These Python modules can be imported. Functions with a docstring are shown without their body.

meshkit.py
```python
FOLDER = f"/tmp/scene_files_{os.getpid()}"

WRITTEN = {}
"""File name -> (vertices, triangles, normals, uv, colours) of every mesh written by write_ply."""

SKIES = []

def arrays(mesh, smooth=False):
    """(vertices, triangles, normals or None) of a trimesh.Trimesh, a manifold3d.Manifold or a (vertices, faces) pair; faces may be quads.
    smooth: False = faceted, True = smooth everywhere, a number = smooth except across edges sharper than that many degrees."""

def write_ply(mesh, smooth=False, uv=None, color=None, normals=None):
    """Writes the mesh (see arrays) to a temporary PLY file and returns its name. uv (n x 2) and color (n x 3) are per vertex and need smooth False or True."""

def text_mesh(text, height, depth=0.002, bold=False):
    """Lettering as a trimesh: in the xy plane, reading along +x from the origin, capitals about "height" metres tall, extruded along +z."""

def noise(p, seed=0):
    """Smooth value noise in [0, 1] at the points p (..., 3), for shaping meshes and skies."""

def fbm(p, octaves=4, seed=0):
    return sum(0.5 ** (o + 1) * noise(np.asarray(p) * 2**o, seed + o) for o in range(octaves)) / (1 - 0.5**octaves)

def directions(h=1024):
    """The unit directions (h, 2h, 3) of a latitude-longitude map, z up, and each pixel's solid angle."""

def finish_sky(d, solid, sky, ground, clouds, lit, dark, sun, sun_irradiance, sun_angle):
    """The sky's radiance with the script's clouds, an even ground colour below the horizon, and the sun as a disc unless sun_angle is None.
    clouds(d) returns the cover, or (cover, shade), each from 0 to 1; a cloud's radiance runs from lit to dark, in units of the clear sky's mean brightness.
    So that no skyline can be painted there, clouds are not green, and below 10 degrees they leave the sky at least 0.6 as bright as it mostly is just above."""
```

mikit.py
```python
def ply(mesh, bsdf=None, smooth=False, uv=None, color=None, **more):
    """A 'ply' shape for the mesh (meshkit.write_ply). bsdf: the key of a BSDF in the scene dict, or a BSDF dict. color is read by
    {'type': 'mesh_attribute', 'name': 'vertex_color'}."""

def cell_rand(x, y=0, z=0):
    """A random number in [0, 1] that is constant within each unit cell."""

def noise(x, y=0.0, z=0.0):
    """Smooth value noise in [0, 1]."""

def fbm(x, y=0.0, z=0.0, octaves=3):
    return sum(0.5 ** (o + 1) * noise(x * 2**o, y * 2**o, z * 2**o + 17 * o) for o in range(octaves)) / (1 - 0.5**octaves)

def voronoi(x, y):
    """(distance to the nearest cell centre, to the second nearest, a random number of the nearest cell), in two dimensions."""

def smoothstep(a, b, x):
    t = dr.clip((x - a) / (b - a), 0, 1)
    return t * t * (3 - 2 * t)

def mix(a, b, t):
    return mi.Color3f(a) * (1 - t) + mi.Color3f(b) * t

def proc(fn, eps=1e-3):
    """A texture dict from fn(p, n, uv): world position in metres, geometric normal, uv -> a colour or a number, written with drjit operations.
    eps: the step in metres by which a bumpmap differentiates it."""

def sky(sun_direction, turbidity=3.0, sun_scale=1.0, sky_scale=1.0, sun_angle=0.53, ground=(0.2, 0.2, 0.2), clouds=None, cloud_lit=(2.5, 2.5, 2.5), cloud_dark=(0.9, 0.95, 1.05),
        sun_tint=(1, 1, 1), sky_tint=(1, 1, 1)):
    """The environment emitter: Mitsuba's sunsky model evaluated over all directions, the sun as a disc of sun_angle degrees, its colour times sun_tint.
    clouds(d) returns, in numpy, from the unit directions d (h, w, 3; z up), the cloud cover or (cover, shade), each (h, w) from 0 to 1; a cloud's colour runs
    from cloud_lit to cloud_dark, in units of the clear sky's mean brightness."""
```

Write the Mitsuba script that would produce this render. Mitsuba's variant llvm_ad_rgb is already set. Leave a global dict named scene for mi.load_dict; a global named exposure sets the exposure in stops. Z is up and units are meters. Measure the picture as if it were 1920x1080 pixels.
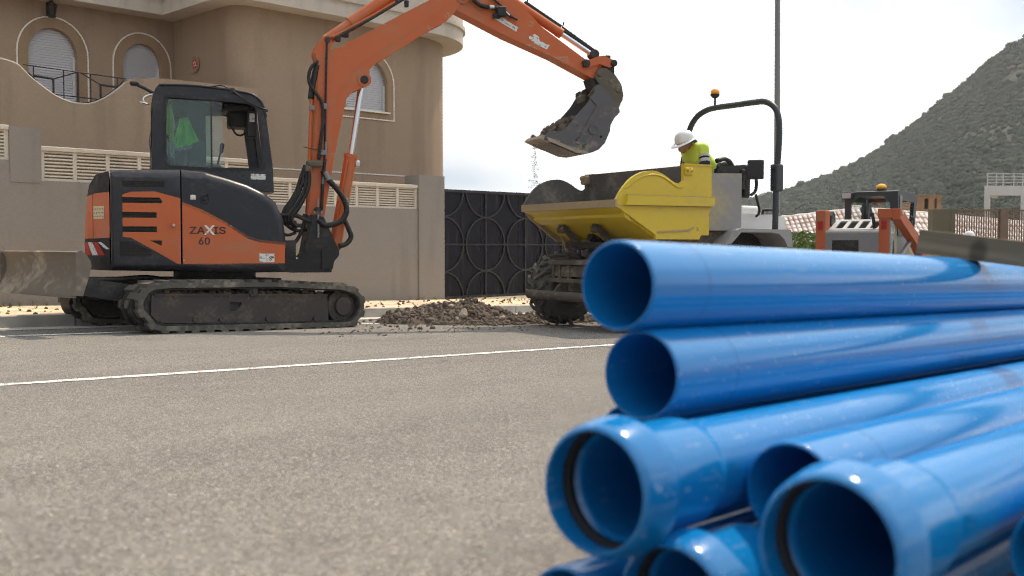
"""A street works scene: an orange excavator loads a yellow site dumper; blue pipes in the foreground."""
import math, random
import numpy as np, trimesh, drjit as dr, mitsuba as mi
import manifold3d as m3
import mikit, meshkit
from mikit import proc, fbm, noise, voronoi, cell_rand, smoothstep, mix
from shapely.geometry import Polygon, LineString, Point, box as sbox
from shapely.ops import unary_union

scene, labels = {}, {}
rng = np.random.default_rng(7)
random.seed(7)
T = mi.ScalarTransform4f

# ---------------------------------------------------------------- camera, sky, exposure
EYE = np.array([0, 0, 0.78])
FWD = np.array([0.70888, 0.70533, 0.0])
RIGHT = np.array([0.70533, -0.70888, 0.0])
scene['camera'] = {'type': 'thinlens', 'fov': 51.28, 'fov_axis': 'x', 'aperture_radius': 0.0066, 'focus_distance': 12.0,
                   'near_clip': 0.05, 'far_clip': 6000.0,
                   'to_world': T().look_at(origin=EYE.tolist(), target=(EYE + FWD - np.array([0, 0, .04])).tolist(), up=[0, 0, 1])}
SUN_AZ, SUN_EL = math.radians(54), math.radians(57)
SUN = (RIGHT * math.cos(SUN_AZ) + FWD * math.sin(SUN_AZ)) * math.cos(SUN_EL) + np.array([0, 0, math.sin(SUN_EL)])


def clouds(d):
    w = np.stack([d[..., 0] / (np.abs(d[..., 2]) + .25), d[..., 1] / (np.abs(d[..., 2]) + .25), d[..., 2] * 0], -1)
    n = meshkit.fbm(w * 1.6 + 3.1, 5, 4)
    m = meshkit.fbm(w * np.array([3.0, 5.0, 1.0]) + 9.7, 4, 9)
    cover = np.clip(.70 + (n - .5) * 2.3 + (m - .5) * 1.0, .15, 1)
    away = np.clip((np.degrees(np.arccos(np.clip(d @ SUN, -1, 1))) - 48) / 62, 0, 1)   # thin cloud glows round the sun
    return cover, np.clip(away ** 1.2 + (m - .5) * .5, 0, 1)


scene['sky'] = mikit.sky(SUN.tolist(), turbidity=3.0, sun_angle=1.2, clouds=clouds, cloud_lit=(5.2, 5.35, 5.4), cloud_dark=(1.0, 1.15, 1.3))
exposure = 1.57
HAZE = 0.00034
SLOPE = 0.0245                       # the street falls away along +x


def ground(x):
    return -SLOPE * x


# ---------------------------------------------------------------- naming
used = {}


def numbered(key):
    n = used.get(key, 0)
    used[key] = n + 1
    return key if n == 0 else f'{key}_{n:03d}'


def describe(key, label=None, cat=None, group=None, kind=None):
    d = {k: v for k, v in (('label', label), ('category', cat), ('group', group), ('kind', kind)) if v}
    if d:
        labels[key] = d


def thing(name, label, cat, group=None):
    key = numbered(name)
    describe(key, label, cat, group)
    return key


FRAME = [np.eye(4)]                  # the frame in which shapes are given; add() bakes it in


def frame(x=0, y=0, z=0, deg=0):
    a = math.radians(deg)
    m = np.eye(4)
    m[:2, :2] = [[math.cos(a), -math.sin(a)], [math.sin(a), math.cos(a)]]
    m[:3, 3] = x, y, z
    FRAME[0] = m


def arrays(mesh):
    if isinstance(mesh, m3.Manifold):
        q = mesh.to_mesh()
        return np.array(q.vert_properties[:, :3], float), np.array(q.tri_verts, int)
    if isinstance(mesh, (list, tuple)) and not (len(mesh) == 2 and isinstance(mesh[0], np.ndarray)):
        vs, fs, n = [], [], 0
        for q in mesh:
            v, f = arrays(q)
            vs.append(v); fs.append(f + n); n += len(v)
        return np.vstack(vs), np.vstack(fs)
    if isinstance(mesh, trimesh.Trimesh):
        return np.array(mesh.vertices), np.array(mesh.faces)
    return mesh


def add(key, mesh, mat, smooth=False, label=None, cat=None, group=None, kind=None, **more):
    key = numbered(key)
    v, f = arrays(mesh)
    m = FRAME[0]
    v = v @ m[:3, :3].T + m[:3, 3]
    scene[key] = mikit.ply(trimesh.Trimesh(v, f, process=False), 'material_' + mat, smooth, **more)
    describe(key, label, cat, group, kind)
    return key


def each(key, meshes, mat, smooth=False, **more):
    """One entry per piece."""
    for q in meshes:
        add(key, q, mat, smooth, **more)


# ---------------------------------------------------------------- shapes
def prism(pts, y0, y1, holes=()):
    """An outline in x and z, drawn out from y0 to y1."""
    pts = np.asarray(pts, float)
    if Polygon(pts).exterior.is_ccw is False:
        pts = pts[::-1]
    loops = [pts.tolist()] + [np.asarray(q, float).tolist() for q in holes]
    cs = m3.CrossSection(loops, m3.FillRule.EvenOdd)
    return cs.extrude(y1 - y0).rotate([90, 0, 0]).translate([0, y1, 0])


def poly(geom):
    """A shapely polygon's loops for prism or plate."""
    return list(geom.exterior.coords)[:-1], [list(r.coords)[:-1] for r in geom.interiors]


def prism_of(geom, y0, y1):
    geoms = getattr(geom, 'geoms', [geom])
    return [prism(*(lambda e, h: (e, y0, y1, h))(*poly(g))) for g in geoms]


def plate(pts, z0, z1, holes=()):
    """An outline in x and y, drawn out from z0 to z1."""
    loops = [np.asarray(pts, float).tolist()] + [np.asarray(q, float).tolist() for q in holes]
    return m3.CrossSection(loops, m3.FillRule.EvenOdd).extrude(z1 - z0).translate([0, 0, z0])


def box(x0, x1, y0, y1, z0, z1):
    return m3.Manifold.cube([x1 - x0, y1 - y0, z1 - z0]).translate([x0, y0, z0])


def rbox(x0, x1, y0, y1, z0, z1, r=.02, n=8):
    r = min(r, (x1 - x0) / 2.01, (y1 - y0) / 2.01, (z1 - z0) / 2.01)
    s = m3.Manifold.sphere(r, n)
    return m3.Manifold.batch_hull([s.translate([x, y, z]) for x in (x0 + r, x1 - r) for y in (y0 + r, y1 - r) for z in (z0 + r, z1 - r)])


def unit(v):
    v = np.asarray(v, float)
    return v / (np.linalg.norm(v) + 1e-12)


def basis(d):
    d = unit(d)
    a = unit(np.cross(d, [0, 0, 1] if abs(d[2]) < .95 else [1, 0, 0]))
    return d, a, np.cross(d, a)


def curve(pts, n=6):
    """Points of a smooth line through pts."""
    p = np.asarray(pts, float)
    q = np.vstack([2 * p[0] - p[1], p, 2 * p[-1] - p[-2]])
    out = []
    for i in range(1, len(q) - 2):
        a, b, c, d = q[i - 1:i + 3]
        for t in np.arange(n) / n:
            out.append(.5 * (2 * b + (c - a) * t + (2 * a - 5 * b + 4 * c - d) * t * t + (3 * b - a - 3 * c + d) * t ** 3))
    return np.vstack([out, p[-1]])


def tube(pts, r, sides=10, smooth_line=True, n=5):
    p = curve(pts, n) if smooth_line and len(pts) > 2 else np.asarray(pts, float)
    r = np.broadcast_to(r, (len(p),)) if np.ndim(r) == 0 else np.interp(np.linspace(0, 1, len(p)), np.linspace(0, 1, len(r)), r)
    t = np.gradient(p, axis=0)
    t /= np.linalg.norm(t, axis=1, keepdims=True) + 1e-12
    _, a, _ = basis(t[0])
    ang = np.arange(sides) * 2 * np.pi / sides
    rings = []
    for i in range(len(p)):
        a = unit(a - t[i] * (a @ t[i]))
        b = np.cross(t[i], a)
        rings.append(p[i] + r[i] * (np.cos(ang)[:, None] * a + np.sin(ang)[:, None] * b))
    v = np.vstack(rings + [p[:1], p[-1:]])
    f, m = [], len(p)
    for i in range(m - 1):
        for j in range(sides):
            k = (j + 1) % sides
            f += [[i * sides + j, i * sides + k, (i + 1) * sides + k], [i * sides + j, (i + 1) * sides + k, (i + 1) * sides + j]]
    for j in range(sides):
        k = (j + 1) % sides
        f += [[m * sides, k, j], [m * sides + 1, (m - 1) * sides + j, (m - 1) * sides + k]]
    return v, np.array(f)


def rod(p0, p1, r, sides=16, r1=None):
    return tube([p0, p1], [r, r if r1 is None else r1], sides, False)


def lathe(origin, axis, prof, sides=32, close=True):
    """A profile of (distance along the axis, radius), turned about the axis."""
    d, a, b = basis(axis)
    ang = np.arange(sides) * 2 * np.pi / sides
    ring = np.cos(ang)[:, None] * a + np.sin(ang)[:, None] * b
    prof = list(prof)
    v = np.vstack([np.asarray(origin) + d * x + ring * max(r, 1e-5) for x, r in prof])
    f, m = [], len(prof)
    for i in range(m - 1 + (1 if close else 0)):
        i2 = (i + 1) % m
        for j in range(sides):
            k = (j + 1) % sides
            f += [[i * sides + j, i2 * sides + k, i * sides + k], [i * sides + j, i2 * sides + j, i2 * sides + k]]
    return v, np.array(f)[:, ::-1]


def disc(origin, axis, r, h, sides=24, bevel=0.0):
    return lathe(origin, axis, [(0, 0), (0, r - bevel), (bevel, r), (h - bevel, r), (h, r - bevel), (h, 0)], sides, False)


def hull(spheres, n=14):
    return m3.Manifold.batch_hull([m3.Manifold.sphere(r, n).translate(list(map(float, c))) for c, r in spheres])


def chain(joints, n=14):
    """Tapered limbs through joints of (point, radius)."""
    return m3.Manifold.batch_boolean([hull([a, b], n) for a, b in zip(joints[:-1], joints[1:])], m3.OpType.Add)


def union(parts):
    return m3.Manifold.batch_boolean(list(parts), m3.OpType.Add)


def soften(man, length=.03, it=10):
    q = man.refine_to_length(length).to_mesh()
    t = trimesh.Trimesh(q.vert_properties[:, :3], q.tri_verts, process=True)
    trimesh.smoothing.filter_taubin(t, iterations=it)
    return t


def rock(r, seed, squash=(1, 1, 1), sub=1):
    s = trimesh.creation.icosphere(subdivisions=sub, radius=1.0)
    v = np.array(s.vertices)
    g = np.random.default_rng(seed)
    v = v * (.62 + .76 * meshkit.noise(v * 1.7 + g.uniform(0, 50, 3), seed))[:, None]
    return v * r * np.asarray(squash), np.array(s.faces)


def moved(vf, at, rot=None):
    v, f = vf
    if rot is not None:
        v = v @ rot.T
    return v + np.asarray(at), f


def rot_rand(g):
    q = g.normal(size=4)
    return trimesh.transformations.quaternion_matrix(q / np.linalg.norm(q))[:3, :3]


def swarm(bases, pts, scales, g, flat=None):
    """Many turned and scaled copies of small bases as one mesh."""
    vs, fs, n = [], [], 0
    for p, s in zip(pts, scales):
        v, f = bases[g.integers(len(bases))]
        m = rot_rand(g)
        w = v @ m.T * s
        if flat is not None:
            w = w * flat
        vs.append(w + p); fs.append(f + n); n += len(v)
    return np.vstack(vs), np.vstack(fs)


def lettering(text, height, depth=.003, bold=True):
    return meshkit.text_mesh(text, height, depth, bold)


def on_front(tm, x, y, z, sx=1.0):
    """Lettering made to stand on a face that looks along -y."""
    v = np.array(tm.vertices)
    return np.stack([x + v[:, 0] * sx, y - v[:, 2], z + v[:, 1]], 1), np.array(tm.faces)


def grid(xs, ys, fz):
    X, Y = np.meshgrid(xs, ys, indexing='ij')
    v = np.stack([X, Y, fz(X, Y)], -1).reshape(-1, 3)
    n, m = len(xs), len(ys)
    i, j = np.meshgrid(np.arange(n - 1), np.arange(m - 1), indexing='ij')
    a = (i * m + j).ravel()
    return v, np.vstack([np.stack([a, a + m, a + m + 1], 1), np.stack([a, a + m + 1, a + 1], 1)])


# ---------------------------------------------------------------- materials
def paint(name, color, rough=.5, spec=.5, metallic=0.0, coat=0.0, **more):
    scene['material_' + name] = {'type': 'twosided', 'b': {'type': 'principled', 'base_color': color if isinstance(color, dict) else {'type': 'rgb', 'value': list(color)},
                                            'roughness': rough, 'specular': spec, 'metallic': metallic, 'clearcoat': coat, **more}}
    return name


def worn(base, dust, amount=.5, scale=4.0, fine=40.0, scratch=None):
    """Paint with patches of dried dirt and small chips."""
    def fn(p, n, uv):
        a = fbm(p.x * scale, p.y * scale, p.z * scale, 4)
        b = fbm(p.x * fine, p.y * fine, p.z * fine, 2)
        t = smoothstep(.45, .8, a * .7 + b * .3) * amount
        c = mix(base, dust, t)
        if scratch is not None:
            s = smoothstep(.66, .72, fbm(p.x * 5 + 31, p.y * 5, p.z * 7, 4)) * smoothstep(.45, .6, fbm(p.x * 60, p.y * 60, p.z * 60, 2))
            c = c * (1 - s * .8) + mi.Color3f(scratch) * (s * .8)
        return c
    return proc(fn)


def asphalt_color(p, n, uv):
    d1, d2, c = voronoi(p.x * 118, p.y * 118)
    e1, e2, ce = voronoi(p.x * 47 + 7, p.y * 47)
    big = fbm(p.x * .22, p.y * .9, 0, 3)
    mid = fbm(p.x * 3, p.y * 5, 0, 3)
    wheel = fbm(p.x * .10 + 3, p.y * 2.6, 1, 4)
    tone = .125 + .165 * c * c + .03 * (big - .5) + .035 * (mid - .5) + .05 * (wheel - .5)
    gap = smoothstep(.0, .2, d2 - d1)
    tone = tone * (.55 + .45 * gap)
    pale = dr.select(ce > .92, smoothstep(.36, .22, e1), 0.0)
    dark = dr.select(ce < .10, smoothstep(.36, .22, e1), 0.0)
    tone = tone * (1 + .7 * pale) * (1 - .5 * dark)
    hue = cell_rand(dr.floor(c * 997), 3, 1)
    crack = smoothstep(.010, .003, dr.abs(fbm(p.x * .4 + 9.3, p.y * 1.1, 6, 4) - .5)) * smoothstep(.52, .62, fbm(p.x * .7 + 5, p.y * .8, 9, 2))
    tone = tone * (1 - .35 * crack)
    return mix((1.0, .97, .93), (1.0, .89, .75), hue) * tone


paint('asphalt', proc(asphalt_color), .85, .3)
scene['material_asphalt'] = {'type': 'twosided', 'b': {'type': 'bumpmap', 'scale': 1.0, 'arbitrary': proc(lambda p, n, uv: .0018 * voronoi(p.x * 118, p.y * 118)[1] + .001 * noise(p.x * 20, p.y * 20), 1.5e-3),
                                             'bsdf': scene['material_asphalt']['b']}}
paint('white_line', proc(lambda p, n, uv: mix((.68, .67, .65), (.30, .28, .25), smoothstep(.52, .68, fbm(p.x * 26, p.y * 26, 0, 4)))), .7, .3)
paint('concrete', proc(lambda p, n, uv: mi.Color3f(.40, .385, .35) * (.72 + .5 * fbm(p.x * 6, p.y * 6, p.z * 9, 4))), .85, .3)


def pavement_color(p, n, uv):
    a = fbm(p.x * 1.5, p.y * 2.5, 0, 4)
    b = fbm(p.x * 30, p.y * 30, 0, 2)
    c = mix((.62, .50, .33), (.50, .38, .28), smoothstep(.4, .65, a))
    c = mix(c, (.26, .22, .16), smoothstep(.56, .68, b * .6 + .4 * fbm(p.x * 7, p.y * 7, 2, 3)) * .8)
    jx = smoothstep(.46, .49, dr.abs(p.x * 2.5 - dr.floor(p.x * 2.5) - .5))
    jy = smoothstep(.46, .49, dr.abs(p.y * 2.5 - dr.floor(p.y * 2.5) - .5))
    return c * (1 - .4 * dr.maximum(jx, jy))


paint('pavement', proc(pavement_color), .85, .3)


def render_wall(base, streak=.06, scale=1.0):
    def fn(p, n, uv):
        a = fbm(p.x * .9, p.y * .9, p.z * .7, 4)
        g = fbm(p.x * 60, p.y * 60, p.z * 60, 2)
        s = fbm(p.x * 5 + p.y * 5, 1.0, p.z * .35, 4)
        return mi.Color3f(base) * (1 + streak * 2.6 * (a - .5) + .22 * (g - .5) - streak * 2 * smoothstep(.52, .75, s))
    return proc(fn)


paint('tan_render', render_wall((.335, .248, .178)), .9, .2)
paint('grey_render', render_wall((.275, .250, .225), .05), .9, .2)
paint('band_render', render_wall((.31, .215, .14), .06), .9, .2)
paint('cream_render', render_wall((.50, .45, .39), .06), .85, .2)
paint('white_trim', (.72, .68, .62), .8, .2)
paint('shutter_white', (.56, .56, .59), .45, .4)
paint('louvre_cream', render_wall((.62, .565, .48), .07), .7, .3)
paint('gate_navy', proc(lambda p, n, uv: mix((.006, .0065, .013), (.034, .033, .038), smoothstep(.52, .9, fbm(p.x * 13, p.y * 13, p.z * 1.1, 4)) * .8)), .5, .2)
paint('gate_bar', worn((.022, .021, .024), (.075, .068, .062), .6, 6), .55, .4)
paint('iron_black', (.018, .016, .016), .5, .4)

paint('orange', worn((.48, .105, .026), (.32, .19, .11), .55, 2.6, 30), .42, .5, coat=.15)
paint('orange_arm', worn((.48, .098, .018), (.34, .17, .085), .6, 3.2, 26, (.40, .25, .16)), .42, .5, coat=.1)
paint('orange_pale', worn((.52, .135, .06), (.40, .24, .17), .5, 3, 26), .5, .5)
paint('machine_black', worn((.011, .0125, .020), (.075, .07, .066), .45, 3.2, 30), .36, .5)
paint('black_soot', worn((.014, .014, .016), (.07, .062, .055), .6, 5, 30), .55, .4)
paint('dark_grille', (.03, .027, .024), .7, .3)
paint('rubber', worn((.085, .08, .073), (.25, .22, .185), .8, 3.4, 22), .8, .3)
paint('track_rubber', worn((.085, .08, .07), (.30, .265, .21), .9, 3.0, 24), .85, .3)
paint('hose_black', worn((.012, .012, .012), (.06, .055, .05), .4, 8), .5, .4)
paint('track_steel', worn((.045, .038, .036), (.15, .125, .105), .65, 4.5, 34), .6, .4)
paint('dried_mud', worn((.10, .072, .048), (.24, .185, .125), .9, 9, 40), .95, .2)
paint('blade_steel', worn((.15, .125, .10), (.36, .31, .245), .95, 3.4, 16), .7, .4)
paint('bucket_steel', worn((.085, .082, .09), (.29, .25, .205), .8, 3.6, 26, (.30, .27, .23)), .55, .5)
paint('coupler_steel', worn((.10, .088, .066), (.20, .18, .12), .85, 6, 30), .7, .4)
paint('tooth_steel', worn((.30, .25, .19), (.42, .36, .29), .8, 8), .7, .4)
paint('chrome', (.75, .75, .78), .12, .5, 1.0)
paint('bright_metal', (.55, .54, .52), .3, .5, .9)
paint('label_white', proc(lambda p, n, uv: mix((.68, .67, .64), (.35, .33, .3), smoothstep(.55, .7, fbm(p.x * 40, p.y * 40, p.z * 40, 3)))), .6, .3)
paint('label_cream', (.62, .50, .32), .6, .3)
paint('sign_red', (.42, .03, .025), .5, .4)
paint('text_dark', (.05, .03, .035), .6, .3)
paint('text_grey', (.22, .215, .22), .6, .3)

paint('dumper_yellow', worn((.58, .42, .028), (.46, .35, .11), .4, 2.5, 24), .45, .5, coat=.1)
paint('skip_edge', worn((.36, .27, .16), (.25, .19, .13), .9, 5, 30), .8, .3)
paint('skip_inside', worn((.10, .094, .086), (.25, .22, .185), .8, 5, 30), .7, .4)
paint('dumper_grey', worn((.24, .235, .24), (.42, .34, .13), .75, 2.4, 18), .55, .4)
paint('dumper_white', worn((.66, .66, .66), (.5, .48, .44), .4, 3), .35, .5)
paint('fender_grey', worn((.27, .265, .27), (.16, .15, .14), .6, 4), .5, .4)
paint('chassis_dirt', worn((.09, .077, .062), (.26, .22, .17), .9, 5, 30), .85, .3)
paint('rops_grey', (.028, .034, .04), .4, .5)
paint('seat_vinyl', (.02, .02, .021), .5, .4)
paint('helmet_white', (.72, .72, .73), .3, .5)
paint('skin', (.34, .18, .115), .55, .4)
paint('hair_black', (.02, .017, .015), .7, .3)
paint('hivis', proc(lambda p, n, uv: mi.Color3f(.54, .68, .09) * (.82 + .36 * fbm(p.x * 14, p.y * 14, p.z * 9, 3))), .8, .3, sheen=.3)
paint('hivis_green', proc(lambda p, n, uv: mi.Color3f(.30, .78, .10) * (.8 + .4 * fbm(p.x * 14, p.y * 14, p.z * 9, 3))), .8, .3, sheen=.3)
paint('reflective', (.42, .40, .40), .4, .6)
paint('navy_cloth', (.022, .024, .04), .9, .2)
paint('teal_cloth', (.03, .085, .10), .9, .2)
paint('purple_cloth', (.055, .05, .085), .9, .2)
scene['material_amber'] = {'type': 'principled', 'base_color': {'type': 'rgb', 'value': [.85, .33, .01]}, 'roughness': .12, 'specular': .6, 'clearcoat': .6}
scene['material_amber_lit'] = {'type': 'principled', 'base_color': {'type': 'rgb', 'value': [.9, .45, .02]}, 'roughness': .12, 'specular': .6}

paint('loader_grey', worn((.19, .19, .20), (.27, .25, .23), .5, 4), .5, .4)
paint('loader_white', (.40, .40, .395), .4, .5)
paint('loader_orange', worn((.40, .095, .035), (.26, .15, .09), .6, 4), .5, .4)
paint('loader_olive', worn((.30, .29, .17), (.20, .19, .14), .7, 5), .7, .3)
paint('brake_red', (.30, .012, .01), .3, .5)

paint('lamp_steel', (.20, .20, .205), .45, .5, .3)
paint('roof_tile', proc(lambda p, n, uv: mix((.74, .67, .64), (.58, .48, .43), smoothstep(.35, .7, noise(p.x * 4.1, p.y * 4.1, p.z * 4.1)))), .85, .3)
paint('white_plaster', (.50, .49, .48), .8, .3)
paint('olive_render', (.135, .12, .085), .9, .2)
paint('fence_brown', (.17, .115, .08), .7, .3)
paint('brick_far', proc(lambda p, n, uv: mi.Color3f(.33, .19, .105) * (.75 + .5 * fbm(p.x * 1.4, p.y * 1.4, p.z * 3, 3))), .9, .2)
scene['material_leaf'] = {'type': 'twosided', 'b': {'type': 'principled', 'base_color': proc(lambda p, n, uv: mix((.07, .13, .025), (.13, .19, .05), noise(p.x * 9, p.y * 9, p.z * 9))), 'roughness': .6, 'specular': .3}}
paint('dry_weed', (.20, .17, .08), .9, .2)
paint('soil', proc(lambda p, n, uv: mix((.125, .10, .08), (.058, .045, .036), smoothstep(.35, .65, fbm(p.x * 7, p.y * 7, p.z * 7, 4)))), .95, .2)
paint('clod', proc(lambda p, n, uv: mix((.185, .153, .127), (.075, .059, .048), noise(p.x * 9, p.y * 9, p.z * 9))), .95, .2)
paint('stone_pale', proc(lambda p, n, uv: mix((.42, .37, .31), (.27, .23, .19), fbm(p.x * 20, p.y * 20, p.z * 20, 2))), .9, .2)

def pipe_color(p, n, uv):
    c = mi.Color3f(.005, .162, .435) * (.93 + .14 * fbm(p.x * 3, p.y * 30, p.z * 30, 3))
    speck = smoothstep(.80, .88, noise(p.x * 95, p.y * 95, p.z * 95)) * smoothstep(.42, .62, fbm(p.x * 2.5, p.y * 6, p.z * 6, 3))
    scuff = smoothstep(.70, .76, fbm(p.x * 4, p.y * 55, p.z * 55, 3)) * .25
    return mix(c, (.42, .48, .55), speck * .30 + scuff * .4)


paint('pipe_blue', proc(pipe_color), .14, .6)
paint('mark_blue', (.008, .06, .22), .3, .5)
paint('gasket_black', (.008, .008, .009), .5, .4)


def wood_color(p, n, uv):
    w = p.x * .25 - p.y * .96 - p.z * .13
    r = fbm(w * 1.6, (p.x * .96 + p.y * .25) * 26, (p.z + .145 * w) * 40, 3)
    k = noise(p.x * 7, p.y * 7, p.z * 7)
    d1, d2, c = voronoi(w * 3.1 + .35, p.z * 2.0 + .5)
    return mix((.25, .20, .135), (.165, .128, .085), smoothstep(.3, .7, r)) * (1 - .55 * smoothstep(.13, .05, d1))


paint('timber_wood', proc(wood_color), .8, .3)


def hill_color(p, n, uv):
    a = fbm(p.x * .03, p.y * .03, p.z * .05, 4)
    b = fbm(p.x * .22, p.y * .22, p.z * .3, 4)
    c = mix((.066, .071, .057), (.047, .055, .046), smoothstep(.35, .62, b))
    c = mix(c, (.092, .086, .07), smoothstep(.52, .68, a) * .4)
    return c


paint('hill_ground', proc(hill_color), .95, .1)
paint('scrub', proc(lambda p, n, uv: mix((.029, .042, .034), (.055, .066, .052), noise(p.x * .45, p.y * .45, p.z * .45))), .95, .1)
paint('far_ground', (.20, .18, .13), .95, .1)
scene['material_glass_clear'] = {'type': 'thindielectric', 'specular_transmittance': {'type': 'rgb', 'value': [.80, .88, .86]}}
scene['material_glass_teal'] = {'type': 'thindielectric', 'specular_transmittance': {'type': 'rgb', 'value': [.48, .68, .63]}}

# ================================================================ the setting
KERB, WALL = 11.85, 14.3
rx = np.array([-60, 0, 25, 60, 110.0])
zr = np.interp(rx, [-60, 0, 60, 110], [60 * SLOPE, 0, -60 * SLOPE, -60 * SLOPE - .4])


def street(y0, y1, lift, x0=-60, x1=110, n=40):
    xs = np.linspace(x0, x1, n)
    return grid(xs, np.array([y0, y1]), lambda X, Y: np.interp(X, rx, zr) + lift)


add('road', street(-14, KERB, 0), 'asphalt', kind='structure')
add('ground', grid(np.array([-950, -300, -60, 0, 60, 110, 400, 950.0]), np.array([-950, -300, -14, 0, 30, 300, 950.0]),
                   lambda X, Y: np.interp(X, [-950, -60, 0, 60, 110, 950], [1.3, 1.3, -.15, -1.75, -2.1, -2.4])), 'far_ground', kind='structure')
add('lane_line', street(6.61, 6.71, .004), 'white_line', kind='structure')
add('edge_line', street(10.58, 10.70, .004, -60, 9.2), 'white_line', kind='structure')
add('gutter', street(11.45, KERB, .004), 'concrete', kind='structure')
add('pavement', street(KERB + .14, WALL + .3, .125), 'pavement', kind='structure')
kerb = 'kerb'
labels[kerb] = {'kind': 'structure'}
used[kerb] = 1
x = -4.0
while x < 30:
    zt = ground(x + .5)
    dz = .004 * math.sin(x * 5.1)
    v, f = arrays(rbox(x + .006, x + .994, KERB, KERB + .143, zt - .1, zt + .128 + dz, .018, 8))
    v = v.copy(); v[:, 2] += -(v[:, 0] - x - .5) * SLOPE
    add('kerb__stone', (v, f), 'concrete', 40)
    x += 1.0
# weeds, twigs and bits lying on the pavement
bits = [rock(1, k, (1, 1, .6)) for k in range(5)]
n = 420
px_, py_ = rng.uniform(1, 17, n), rng.uniform(KERB + .2, WALL - .05, n)
sz = rng.uniform(.008, .028, n) * np.where(rng.random(n) < .08, 1.9, 1)
add('pavement_litter', swarm(bits, np.stack([px_, py_, ground(px_) + .127], 1), sz, rng), 'dried_mud', kind='stuff', label='crumbs of earth and twigs strewn over the sandy pavement', cat='litter')
tuft, n = [], 60
for k in range(n):
    qx, qy = rng.uniform(1.5, 14), rng.choice([rng.uniform(KERB + .3, WALL - .1), WALL - .06])
    for j in range(7):
        a, l = rng.uniform(0, 6.28), rng.uniform(.03, .10)
        b0 = np.array([qx, qy, ground(qx) + .125])
        tip = b0 + [math.cos(a) * l * .7, math.sin(a) * l * .7, l]
        sd = np.array([-math.sin(a), math.cos(a), 0]) * .006
        tuft.append((np.array([b0 - sd, b0 + sd, tip]), np.array([[0, 1, 2]])))
add('pavement_weeds', tuft, 'dry_weed', kind='stuff', label='small dry weeds sprouting between the pavement slabs', cat='weeds')

# ---------------------------------------------------------------- the mountain and the far hill
def polar(k, depth):
    return (FWD[:2] + RIGHT[:2] * np.asarray(k)[..., None]) * np.asarray(depth)[..., None]


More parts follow.
